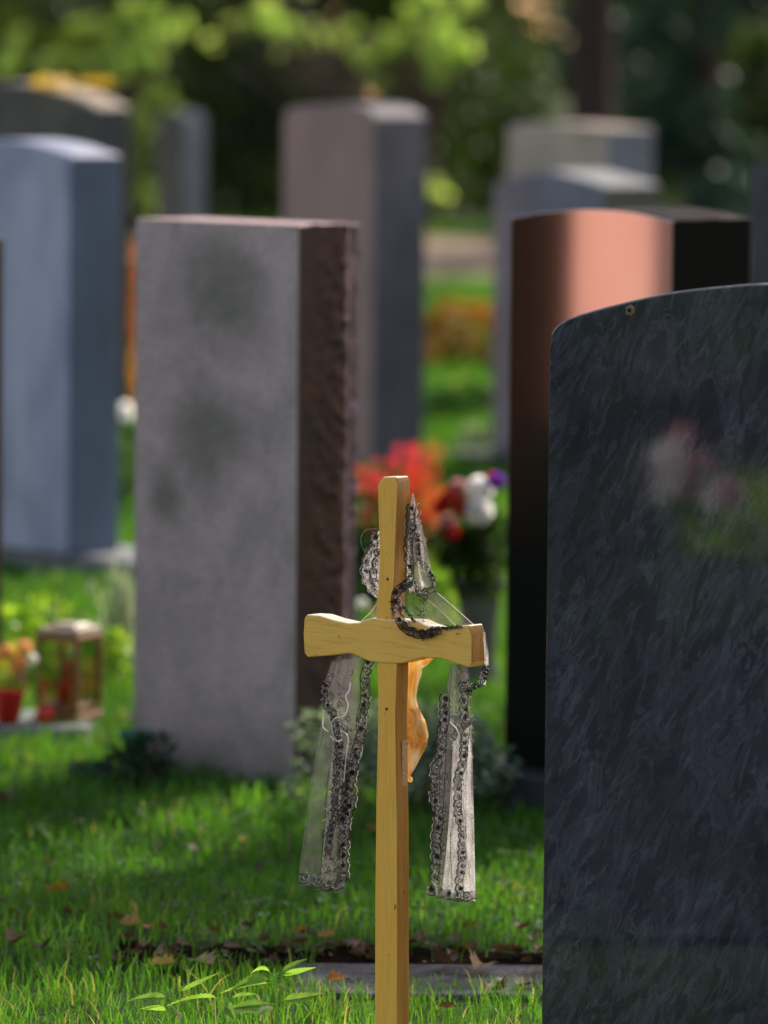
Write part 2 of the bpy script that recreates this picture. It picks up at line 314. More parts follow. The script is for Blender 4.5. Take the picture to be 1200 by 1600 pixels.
slab_mesh('slab', [(-.42, -.05), (.42, -.05), (.42, 1.45), (-.42, 1.45)], .12, [stone_mat('dark_reflection_blocker', (.012, .006, .005), (.008, .005, .004), None, .9, .2, .05)]*3, ms, .008)
# lichen spots on the dark stone
_, C8, a8, pr8, T8 = g8
for (px, py, r, m, nm) in ((985, 485, .0085, plain('ochre_lichen', (.22, .15, .08), .8, .4, 300), 'lichen_spot'), (1043, 486, .0035, m_darkkerb, 'lichen_spot'), (1044, 495, .004, m_darkkerb, 'lichen_spot')):
    u, z = on_face(C8, a8, px, py); b = MB(); n = 14
    ring = [(u+r*(1+.3*random.uniform(-1, 1))*math.cos(2*math.pi*i/n), 0, z+r*(1+.3*random.uniform(-1, 1))*math.sin(2*math.pi*i/n)) for i in range(n)]
    b.add([(x, -.0012, zz) for x, _, zz in ring]+[(u+(x-u)*.45, -.0022, z+(zz-z)*.45) for x, _, zz in ring]+[(x, 0, zz) for x, _, zz in ring],
          [(i, (i+1) % n, n+(i+1) % n, n+i) for i in range(n)]+[(2*n+i, 2*n+(i+1) % n, (i+1) % n, i) for i in range(n)]); b.build(nm, m, g8[0])
# ------------------------------------------------------------------ ground
def ground_mat():
    m = NT('lawn_soil'); v = m.coord(); n = m.noise(v, 1.3, 6, .6); n2 = m.noise(v, 22, 6, .65)
    c = m.ramp(n, [(.35, (.018, .04, .008)), (.6, (.035, .075, .014))]); c = m.mix(m.ramp(n2, [(.5, (0,)*3), (.68, (.8,)*3)]), c, (.035, .028, .016))
    m.bsdf(c, .9, m.bump(n2, .6, .02), .1); return m.m
b = MB(); nx, ny = 60, 60
for j in range(ny+1):
    for i in range(nx+1):
        x = (i/nx-.5); y = (j/ny-.5); X = 700*x*abs(x)*2; Y = 11+700*y*abs(y)*2
        b.v.append((X, Y, 0.0))
for j in range(ny):
    for i in range(nx): q = j*(nx+1)+i; b.f.append((q, q+1, q+nx+2, q+nx+1))
tag(b.build('ground', ground_mat()), 'lawn ground of the cemetery', kind='structure')
def strip(name, y0, y1, x0, x1, z, mat, n=60, wob=.04, label=None):
    b = MB()
    for i in range(n+1):
        x = x0+(x1-x0)*i/n
        b.v.append((x, y0+random.uniform(-wob, wob), z)); b.v.append((x, y1+random.uniform(-wob, wob), z))
    for i in range(n): b.f.append((2*i, 2*i+2, 2*i+3, 2*i+1))
    return tag(b.build(name, mat), label, kind='structure')
m_gravel = stone_mat('pale_gravel', (.40, .30, .22), (.26, .18, .13), None, .9, .5, .1, 6, .8)
strip('gravel_path', 32.0, 38.0, -30, 30, .004, m_gravel, 120, .1, 'pale gravel path beyond the graves')
m_soil = plain('dark_humus', (.013, .010, .006), 1.0, .6, 60, 1.0, spec=.0)
strip('soil_strip', 8.83, 9.04, -.42, 1.6, .004, m_soil, 60, .05, 'dark strip of bare soil behind the paving slab')
# paving slab behind the cross
pv = MB(); pv.box(-.135, .62, 8.58, 8.86, -.05, .010)
m_paving = stone_mat('worn_paving', (.105, .11, .12), (.035, .034, .030), (.03, .035, .02), .8, .5, .2, 6, .8)
pvo = pv.build('paving_slab', m_paving, bevel=.008); tag(pvo, 'weathered grey paving slab half covered by grass behind the foot of the cross', 'paving slab')
# ------------------------------------------------------------------ grass
m_grass = leaf_mat('grass_blade', (.030, .105, .012), (.105, .25, .027), .5, .5, 3, attr=True, tk=1.9, c3=(.34, .28, .12))
def grass_field(name, boxes, label, zones=None):
    Vs = []; Fs = []; Ts = []; base = 0
    for (y0, y1, xr, dens, h, wd) in boxes:
        n = int((y1-y0)*2*xr*dens); x = rng.uniform(-xr, xr, n); y = rng.uniform(y0, y1, n)
        clump = (np.sin(x*7.1+y*3.3)+np.sin(x*2.7-y*5.9+1)+np.sin(x*17+y*13))/3
        keep = np.ones(n, bool)
        keep &= ~((x > -.42) & (x < 1.6) & (y > 8.84) & (y < 9.03) & (rng.random(n) < .93))
        keep &= ~((x > -.13+.03*np.sin(y*40)) & (x < .62) & (y > 8.645+.03*np.sin(x*23)+.02*np.sin(x*61)) & (y < 8.86))
        keep &= ~((y > 31.8) & (y < 38.2))
        keep &= ~((x > -.9) & (x < -.2) & (y > 8.95) & (y < 9.25) & (rng.random(n) < .45))
        x, y, clump = x[keep], y[keep], clump[keep]; n = len(x)
        hh = h*(.55+.7*rng.random(n)**1.3)*(1+.25*clump); ang = rng.uniform(0, 2*np.pi, n); lean = rng.uniform(.05, .75, n)*hh; la = rng.uniform(0, 2*np.pi, n)
        ww = wd*(.6+.8*rng.random(n))/2; cx, sx = np.cos(ang)*ww, np.sin(ang)*ww; lx, ly = np.cos(la)*lean, np.sin(la)*lean
        def P(dx, dy, z): return np.stack([x+dx, y+dy, z], 1)
        V = np.stack([P(-cx, -sx, 0*hh-.004), P(cx, sx, 0*hh-.004), P(-cx*.85+lx*.22, -sx*.85+ly*.22, hh*.5), P(cx*.85+lx*.22, sx*.85+ly*.22, hh*.5),
                      P(-cx*.55+lx*.6, -sx*.55+ly*.6, hh*.82), P(cx*.55+lx*.6, sx*.55+ly*.6, hh*.82), P(lx, ly, hh-.15*lean)], 1).reshape(-1, 3)
        i0 = base+np.arange(n)[:, None]*7
        F = np.concatenate([i0+np.array([[0, 1, 3]]), i0+np.array([[0, 3, 2]]), i0+np.array([[2, 3, 5]]), i0+np.array([[2, 5, 4]]), i0+np.array([[4, 5, 6]])], 1).reshape(-1, 3)
        tone = np.clip(.45+.25*clump+rng.normal(0, .22, n), 0, 1); Vs.append(V); Fs.append(F); Ts.append(np.repeat(tone, 7)); base += n*7
    return tag(npmesh(name, np.concatenate(Vs), np.concatenate(Fs), m_grass, None, np.concatenate(Ts)), label, 'grass', kind='stuff')
grass_field('lawn_grass', [(7.6, 8.62, 1.3, 4200, .036, .0020), (8.62, 10.0, 1.5, 6000, .038, .0030), (10.0, 13, 1.9, 4200, .045, .0038), (13, 17, 2.3, 2600, .05, .005), (17, 23, 3, 1300, .06, .008), (23, 32, 4.5, 500, .07, .014), (38.2, 39, 7, 160, .09, .03)],
            'short green lawn grass growing between the graves')
n = 14000; Vs = []; 
x = rng.uniform(-13, -5, n); y = rng.uniform(3, 9, n); an = rng.uniform(0, 6.28, n); h = rng.uniform(.03, .09, n); lx = rng.uniform(-.03, .03, n)
V = np.stack([np.stack([x-np.cos(an)*.008, y-np.sin(an)*.008, 0*x], 1), np.stack([x+np.cos(an)*.008, y+np.sin(an)*.008, 0*x], 1), np.stack([x+lx, y, h], 1)], 1).reshape(-1, 3)
tag(npmesh('side_lawn_grass', V, np.arange(len(V)).reshape(-1, 3), m_grass, None, np.repeat(rng.random(n), 3)), 'lawn grass left of the graves', 'grass', kind='stuff')
# taller tufts in the foreground
def tufts(name, spots, label):
    Vs = []; n0 = 0; F = []; T = []
    for (cx, cy, n, h, rad) in spots:
        for _ in range(n):
            x = cx+random.gauss(0, rad); y = cy+random.gauss(0, .05); hh = h*random.uniform(.5, 1.15); la = random.uniform(0, 6.28); ln = hh*random.uniform(.1, .8); wd = random.uniform(.0006, .0013)
            an = random.uniform(-.7, .7); c, s = math.cos(an)*wd, math.sin(an)*wd; K = 6
            for k in range(K+1):
                t = k/K; q = (x+math.cos(la)*ln*t*t, y+math.sin(la)*ln*t*t, hh*(t-.25*t**3*ln/hh)); wk = (1-t**2.2)
                Vs.append((q[0]-c*wk, q[1]-s*wk, q[2])); Vs.append((q[0]+c*wk+1e-5, q[1]+s*wk, q[2]))
            for k in range(K): F.append((n0+2*k, n0+2*k+1, n0+2*k+3, n0+2*k+2))
            tn = min(1, max(0, random.gauss(.65, .25))); T += [tn]*(2*K+2); n0 += 2*K+2
    return tag(npmesh(name, Vs, F, m_grass, None, T), label, 'grass', kind='stuff')
sp = []
for _ in range(110):
    px = random.uniform(-80, 860); D = random.uniform(8.15, 8.6); sp.append(((px-600)/FPX*D, D, random.randint(7, 18), random.uniform(.030, .066)*(1.15 if px < 560 else .85)*(.8 if 330 < px < 520 else 1), .022))
tufts('grass_tuft', sp, 'long sunlit grass blades in the foreground around the cross')
# ------------------------------------------------------------------ low weeds (clover-like leaves) and leaf litter
m_weed = leaf_mat('weed_leaf', (.04, .11, .03), (.09, .18, .05), .35, .7, 20)
b = MB()
for _ in range(1300):
    D = random.choice([random.uniform(8.7, 9.8), random.uniform(9.2, 11), random.uniform(10, 13.5)]); x = random.uniform(-1.1, 1.1)
    c = Vector((x, D, random.uniform(.015, .045)))
    if -.16 < x < .63 and 8.5 < D < 8.9: continue
    for q in range(random.randint(2, 4)):
        an = random.uniform(0, 6.28); b.leaf(c, (math.cos(an), math.sin(an), random.uniform(0, .5)), (0, 0, 1), random.uniform(.012, .024), random.uniform(.009, .016))
tag(b.build('ground_weeds', m_weed), 'low round-leaved weeds growing through the lawn', 'weeds', kind='stuff')
m_dead = [leaf_mat('dead_leaf_brown', (.06, .035, .022), (.12, .065, .035), .25, .6, 80), leaf_mat('dead_leaf_orange', (.35, .12, .03), (.42, .17, .04), .3, .6, 80), leaf_mat('dead_leaf_tan', (.30, .20, .11), (.36, .24, .13), .3, .6, 80), leaf_mat('dead_leaf_dark', (.045, .022, .015), (.06, .03, .02), .2, .6, 80)]
def dead_leaf(b, c, L, rz, curl, tilt=0):
    """lobed autumn leaf, curled along its midrib"""
    out = [(0, 0), (.12, .10), (.22, .34), (.34, .22), (.48, .46), (.58, .24), (.76, .30), (.82, .12), (1, 0)]
    mt = Matrix.Rotation(rz, 3, 'Z')@Matrix.Rotation(tilt, 3, 'X'); vs = []
    for sgn in (1, -1):
        for x, y in out:
            z = curl*(abs(y)*1.3+.5*(x-.5)**2)+.02; vs.append(c+mt@Vector(((x-.5)*L, y*L*sgn, z*L)))
    n = len(out); mid = [c+mt@Vector(((x-.5)*L, 0, (curl*.5*(x-.5)**2+.02)*L)) for x, _ in out]
    fs = []
    for i in range(n-1):
        fs.append((i, i+1, 2*n+i+1, 2*n+i)); fs.append((n+i+1, n+i, 2*n+i, 2*n+i+1))
    b.add(vs+mid, fs)
DL = [  # px, py, size, material, label
    (92, 1392, .055, 1, 'orange fallen leaf standing up in the grass at lower left'), (186, 1438, .050, 0, 'brown curled leaf left of the tan leaf in the lower left grass'), (204, 1446, .04, 2, 'tan fallen leaf between the brown and the amber leaf, lower left'),
    (236, 1450, .038, 1, 'amber fallen leaf right of the tan leaf, lower left'), (24, 1474, .055, 0, 'dark red brown leaf lying nearest the left border'), (70, 1480, .045, 3, 'flat dark leaf beside the red brown leaf at lower left'),
    (404, 1410, .03, 3, 'small dark leaf on the lawn left of the lace tail end'), (254, 1508, .045, 2, 'pale tan twig-like leaf on the soil strip at lower left'), (318, 1506, .06, 2, 'long tan leaf on the soil left of the nettle'),
    (468, 1455, .03, 1, 'orange leaf on the lawn just left of the cross post'), (510, 1465, .034, 2, 'light brown leaf on the lawn beside the cross post'), (525, 1532, .032, 1, 'rusty leaf at the left end of the paving slab'),
    (815, 1452, .035, 0, 'dark red leaf in the grass beside the dark marbled stone'), (745, 1516, .06, 2, 'pale curled leaf lying on the edge of the paving slab'), (690, 1505, .055, 3, 'dark brown leaf at the back of the paving slab'),
    (780, 1548, .045, 0, 'brown leaf on the right part of the paving slab'), (820, 1540, .04, 3, 'dark leaf close to the dark marbled stone on the slab'), (5, 1250, .045, 0, 'brown leaf on the lawn at the left border below the lantern'), (580, 1298, .03, 1, 'small orange leaf on the lawn hidden partly by the cross post'), (700, 1575, .03, 0, 'brown leaf in the grass right of the cross post')]
for i, (px, py, L, mi, lab) in enumerate(DL):
    onslab = 1508 < py < 1560 and px > 560; z = .014 if onslab else .022
    c = ground(px, py, z); b = MB(); dead_leaf(b, Vector((0, 0, 0)), L, random.uniform(0, 6.28), random.uniform(.3, .9), random.uniform(-.5, .5))
    o = b.build('fallen_leaf', m_dead[mi]); o.location = c; tag(o, lab, 'leaf', 'fallen autumn leaves on the lawn')
b = MB()
for _ in range(430):
    if random.random() < .2: x = random.uniform(-.13, .6); D = random.uniform(8.6, 8.86); dead_leaf(b, Vector((x, D, .013)), random.uniform(.006, .018), random.uniform(0, 6.28), .3, random.uniform(-.2, .2)); continue
    if random.random() < .55: x = random.uniform(-.42, .8); D = random.gauss(8.97, .11)
    else: x = random.uniform(-1, 1); D = random.uniform(8.7, 12)
    if D < 8.88 and x > -.15: D = 8.95
    dead_leaf(b, Vector((x, D, random.uniform(.006, .02))), random.uniform(.012, .035), random.uniform(0, 6.28), random.uniform(.1, 1), random.uniform(-.6, .6))
tag(b.build('leaf_litter', m_dead[0]), 'small brown leaf litter scattered over soil and lawn', 'leaf litter', kind='stuff')
# ------------------------------------------------------------------ the cross
AC = R(42); CC = ground(602, 1655); tC, bC = face_frame(CC, AC)
def fc(px, py, w=0.0): return on_face(CC, AC, px, py, w)
cross = empty('grave_cross', CC, -AC, 'small varnished pine grave cross with flared arms, seen from behind, draped with black lace', 'grave cross')
TH = .0275
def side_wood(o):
    o.data.materials.append(m_wood_side); o.data.materials.append(m_wood_sunlit)
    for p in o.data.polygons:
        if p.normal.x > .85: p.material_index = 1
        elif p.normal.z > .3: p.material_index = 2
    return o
post_r = [(618, 745), (621.5, 757), (621, 775), (619.5, 800), (617.5, 850), (616, 905), (613.5, 935), (612, 969)]
post_l = [(586.5, 969), (589, 930), (591.5, 895), (592, 850), (590.5, 800), (590, 775), (590, 757), (598, 745)]
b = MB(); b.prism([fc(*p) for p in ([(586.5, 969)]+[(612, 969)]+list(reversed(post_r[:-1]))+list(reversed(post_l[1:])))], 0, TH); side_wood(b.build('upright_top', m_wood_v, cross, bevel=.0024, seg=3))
low = [(584.5, 1700), (620.5, 1700), (620.5, 1500), (620, 1300), (618.5, 1200), (617.5, 1120), (619, 1070), (620, 1033), (588, 1033), (589.5, 1100), (588.5, 1170), (586.5, 1250), (585, 1400), (584.5, 1550)]
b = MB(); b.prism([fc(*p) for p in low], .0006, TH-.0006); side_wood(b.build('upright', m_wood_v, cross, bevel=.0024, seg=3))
arm = [(476, 1020), (481, 1027), (520, 1024), (548, 1021), (562, 1026), (576, 1033), (600, 1037), (630, 1036.5), (645, 1032), (660, 1028), (690, 1029), (734, 1043.5), (738, 1036), (738, 993), (733, 976.5), (700, 979.5), (682, 982), (664, 976), (650, 969.5), (625, 968.5), (600, 967.5), (582, 965.5), (572, 968), (562, 972.5), (545, 973.5), (520, 968), (500, 961.5), (480, 960), (476, 966), (474.5, 990)]
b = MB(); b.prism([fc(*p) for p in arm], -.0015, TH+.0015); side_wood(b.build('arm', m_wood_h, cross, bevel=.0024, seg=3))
# arm end has shade in its wood colour; chamfer block is part of the profile; sticker remnant on the post's side
def stick():
    m = NT('peeled_sticker_residue'); v = m.coord((1, 260, 260)); n = m.noise(v, 1.5, 3, .8); c = m.ramp(n, [(.45, (.55, .25, .07)), (.6, (.85, .62, .42))]); m.bsdf(c, .7, m.bump(n, .8, .001)); return m.m
uR = fc(620, 1200)[0]
b = MB(); z1 = fc(630, 1157, .012)[1]; z0 = fc(630, 1241, .012)[1]
for i in range(12):
    z = z0+(z1-z0)*i/11; yy = .012+.002*random.random(); b.v.append((uR+.0035, yy, z)); b.v.append((uR+.0035, .024, z))
for i in range(11): b.f.append((2*i, 2*i+1, 2*i+3, 2*i+2))
# (placed flush against the side of the upright)
uu = fc(618.5, 1200)[0]
for i, v in enumerate(b.v): b.v[i] = (uu+.0009, v[1], v[2])
b.build('sticker_residue', stick(), cross)
for px_, py_ in ((604, 1108), (606, 905)):
    u_, z_ = fc(px_, py_); b = MB(); b.add([(u_+.0019*math.cos(a_), -.0009, z_+.0019*math.sin(a_)) for a_ in [2*math.pi*k/12 for k in range(12)]]+[(u_+.0023*math.cos(a_), .0008, z_+.0023*math.sin(a_)) for a_ in [2*math.pi*k/12 for k in range(12)]], [tuple(range(12))]+[(k, (k+1) % 12, 12+(k+1) % 12, 12+k) for k in range(12)]); b.build('nail_head', m_darkkerb, cross)
# ------------------------------------------------------------------ crucified figure on the far side (seen only beside the post)
def skin_obj(name, pts, edges, radii, mat, parent, root=0, sub=2):
    me = bpy.data.meshes.new(name); me.from_pydata(pts, edges, []); o = bpy.data.objects.new(name, me); COL.objects.link(o); o.parent = parent; me.materials.append(mat)
    sk = o.modifiers.new('skin', 'SKIN'); sk.use_smooth_shade = True
    for i, r in enumerate(radii): me.skin_vertices[0].data[i].radius = (r, r) if not isinstance(r, tuple) else r
    me.skin_vertices[0].data[root].use_root = True; s = o.modifiers.new('sub', 'SUBSURF'); s.levels = sub; s.render_levels = sub; return o
u0 = (fc(604, 1150)[0]); zz = lambda y, w=.045: fc(640, y, w)[1]
wb = TH+.012
P = [(u0, wb+.004, zz(1108)), (u0+.001, wb+.006, zz(1092)), (u0+.002, wb+.010, zz(1062)), (u0+.002, wb+.009, zz(1040)), (u0+.001, wb+.012, zz(1022)), (u0+.004, wb+.020, zz(1002)), (u0+.005, wb+.019, zz(992)),
     (u0+.024, wb+.008, zz(1034)), (u0+.060, wb+.000, zz(1008)), (u0+.095, wb-.005, zz(992)), (u0-.020, wb+.008, zz(1034)), (u0-.060, wb, zz(1008)), (u0-.095, wb-.005, zz(992)),
     (u0+.009, wb+.010, zz(1122)), (u0+.009, wb+.030, zz(1158)), (u0+.006, wb+.008, zz(1198)), (u0+.003, wb+.002, zz(1212)), (u0+.003, wb+.012, zz(1222)),
     (u0-.009, wb+.010, zz(1122)), (u0-.007, wb+.030, zz(1158)), (u0-.004, wb+.008, zz(1198)), (u0-.003, wb+.003, zz(1212)), (u0-.003, wb+.013, zz(1222))]
E = [(0, 1), (1, 2), (2, 3), (3, 4), (4, 5), (5, 6), (3, 7), (7, 8), (8, 9), (3, 10), (10, 11), (11, 12), (0, 13), (13, 14), (14, 15), (15, 16), (16, 17), (0, 18), (18, 19), (19, 20), (20, 21), (21, 22)]
# fingers of both hands
rad = [.013, .0105, (.015, .012), (.013, .010), .006, .0105, .009, .0085, .006, .0045, .0085, .006, .0045, .010, .0095, .0062, .0045, .0042, .010, .0095, .0062, .0045, .0042]
for hnd, sg in ((9, 1), (12, -1)):
    for k in range(5):
        i = len(P); x, y, z = P[hnd]; an = (-.9+.38*k) if k < 4 else 1.3
        L = (.010, .012, .0115, .009, .008)[k]; P.append((x+sg*L*.6*math.cos(an*.8), y+.003, z+L*.6*math.sin(an*.8)+.002)); P.append((x+sg*L*math.cos(an*.8), y+.006, z+L*math.sin(an*.8)+.002))
        E += [(hnd, i), (i, i+1)]; rad += [.0014, .0011]
fig = empty('crucifix_figure', CC, -AC, 'golden moulded figure fixed to the far side of the cross, glowing in the backlight', 'figurine')
skin_obj('body', P, E, rad, m_amber, fig)
# face details and hair, loincloth folds
hb = MB(); hc = Vector((u0+.005, wb+.020, zz(996)))
hb.tube([hc+Vector((0, .0095, .0015)), hc+Vector((0, .0125, -.002)), hc+Vector((0, .0100, -.003))], [.0009, .0014, .0006], 6); hb.tube([hc+Vector((-.003, .0095, -.0055)), hc+Vector((.003, .0095, -.0055))], .0007, 6)
for s in (-1, 1):
    hb.tube([hc+Vector((s*.0022, .0095, .0022)), hc+Vector((s*.0048, .0082, .002))], .0009, 6); hb.tube([hc+Vector((s*.0095, .001, .002)), hc+Vector((s*.0098, .0, -.003))], .0013, 6)
hb.build('face', m_amber, fig, smooth=True)
hb = MB()
for k in range(16):
    a_ = math.pi*(k/15)+math.pi; q = hc+Vector((math.cos(a_)*.0085, math.sin(a_)*.0085, .004)); hb.tube([hc+Vector((0, 0, .0105)), q+Vector((0, 0, .003)), q*1.0+Vector((math.cos(a_)*.002, math.sin(a_)*.002, -.012)), q+Vector((0, -.001, -.02))], [.002, .0024, .0022, .001], 5)
hb.build('hair', m_amber, fig, smooth=True)
hb = MB(); NR, NS = 22, 36
for k in range(NR):
    t = k/(NR-1); z = zz(1104+t*66); yo = wb+.006+.020*math.sin(min(1, t*1.1)*math.pi*.5); rr = .0125+.0030*math.sin(math.pi*min(1, t*1.15))
    for i in range(NS):
        q = 2*math.pi*i/NS; rip = .0028*math.sin(q*7+t*4)+.0009*math.sin(q*9-t*8)+.0008*math.sin(t*16+q*2)
        hb.v.append((u0+(rr+rip)*1.05*math.cos(q), yo+(rr*.85+rip)*math.sin(q), z+.002*math.sin(q*3)))
for k in range(NR-1):
    for i in range(NS): j = (i+1) % NS; hb.f.append((k*NS+i, k*NS+j, (k+1)*NS+j, (k+1)*NS+i))
hb.build('loincloth', m_amber, fig, smooth=True)
# ------------------------------------------------------------------ mourning veil: tulle sheets with lace borders
def tulle(name, alpha, tint, tr, fine=900, bright=1.0):
    m = NT(name); g = m.n('ShaderNodeTexCoord'); n1 = m.noise(g.outputs['Object'], fine, 2, .7); n2 = m.noise(g.outputs['Object'], 45, 4, .6)
    dif = m.n('ShaderNodeBsdfDiffuse'); dif.inputs[0].default_value = (*tint, 1); t = m.n('ShaderNodeBsdfTranslucent'); t.inputs[0].default_value = (*tr, 1)
    a = m.n('ShaderNodeMixShader'); a.inputs[0].default_value = .6; m.l(dif.outputs[0], a.inputs[1]); m.l(t.outputs[0], a.inputs[2])
    tp = m.n('ShaderNodeBsdfTransparent'); mx = m.n('ShaderNodeMixShader')
    f1 = m.ramp(n1, [(.38, (alpha*.35,)*3), (.62, (min(1, alpha*1.7),)*3)]); f2 = m.ramp(n2, [(.3, (.6,)*3), (.7, (1.25,)*3)]); f = m.mix(1.0, f1, f2, 'MULTIPLY')
    m.l(f, mx.inputs[0]); m.l(tp.outputs[0], mx.inputs[1]); m.l(a.outputs[0], mx.inputs[2]); m.l(mx.outputs[0], m.out.inputs[0]); return m.m
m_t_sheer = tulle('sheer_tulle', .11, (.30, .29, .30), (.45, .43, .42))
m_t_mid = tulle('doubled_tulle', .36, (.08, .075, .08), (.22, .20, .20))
m_t_bright = tulle('tulle_painted_backlit', .6, (.4, .39, .4), (.95, .91, .89))  # same tulle with the backlight put into a whiter colour
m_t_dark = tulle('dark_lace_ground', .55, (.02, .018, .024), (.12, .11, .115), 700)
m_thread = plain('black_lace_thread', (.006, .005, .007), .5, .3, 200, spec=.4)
def painted_lit_thread():  # pale colour stands in for sun glints on black thread
    m = NT('painted_sunlit_thread'); p = m.bsdf((.72, .69, .67), .4); t = m.n('ShaderNodeBsdfTranslucent'); t.inputs[0].default_value = (.95, .90, .87, 1)
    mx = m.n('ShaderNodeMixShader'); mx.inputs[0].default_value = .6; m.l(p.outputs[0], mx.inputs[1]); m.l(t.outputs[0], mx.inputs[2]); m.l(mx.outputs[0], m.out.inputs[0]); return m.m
m_thread_lit = painted_lit_thread()
def vw(px, py, w): # world position from a pixel on the plane w metres behind the cross's front face, in the veil's local frame
    u, z = fc(px, py, w); return Vector((u, w, z))
veil = empty('mourning_veil', CC, -AC, 'black lace-edged tulle mourning veil draped over the cross with two hanging tails', 'veil')
def lerp_path(pts, n):
    q = arc([(p[0], p[1]) for p in pts], 12); 
    d = [0]
    for i in range(1, len(q)): d.append(d[-1]+math.hypot(q[i][0]-q[i-1][0], q[i][1]-q[i-1][1]))
    out = []
    for k in range(n):
        s = d[-1]*k/(n-1); j = max(i for i in range(len(d)) if d[i] <= s+1e-9); j = min(j, len(q)-2); f = (s-d[j])/max(1e-9, d[j+1]-d[j]); out.append((q[j][0]+(q[j+1][0]-q[j][0])*f, q[j][1]+(q[j+1][1]-q[j][1])*f))
    return out
def sheet(name, left, right, w0, w1, mat, nr=40, nc=14, fold=.004, nf=3, ph=0.0):
    L = lerp_path(left, nr); Rr = lerp_path(right, nr); b = MB()
    for i in range(nr):
        for j in range(nc):
            t = j/(nc-1); px = L[i][0]*(1-t)+Rr[i][0]*t; py = L[i][1]*(1-t)+Rr[i][1]*t
            b.v.append(tuple(vw(px, py, w0*(1-t)+w1*t+fold*math.sin(t*nf*2*math.pi+ph+i*.05)+.0012*math.sin(i*.5+j))))
    for i in range(nr-1):
        for j in range(nc-1): q = i*nc+j; b.f.append((q, q+1, q+nc+1, q+nc))
    return b.build(name, mat, veil, smooth=True)
def scribble(left, right, n, w, litp=.35, r0=1.2, r1=4.0):
    L = lerp_path(left, 60); Rr = lerp_path(right, 60); K = MB(); Lt = MB()
    for _ in range(n):
        i = random.randint(1, 58); t = random.random(); px = L[i][0]*(1-t)+Rr[i][0]*t; py = L[i][1]*(1-t)+Rr[i][1]*t; a0 = random.uniform(0, 6.28); da = random.uniform(.25, .7)*random.choice((-1, 1)); stp = random.uniform(r0, r1)*.45; pts = []
        for k in range(random.randint(4, 11)):
            pts.append(vw(px, py, w+random.uniform(-.0006, .0006))); px += stp*math.cos(a0); py += stp*math.sin(a0)*1.3; a0 += da
        B = Lt if random.random() < litp else K; B.tube(pts, .00026 if B is Lt else .00045, 3, False)
    o = K.build('lace_ground_threads', m_thread, veil); Lt.build('painted_glint_threads', m_thread_lit, o)
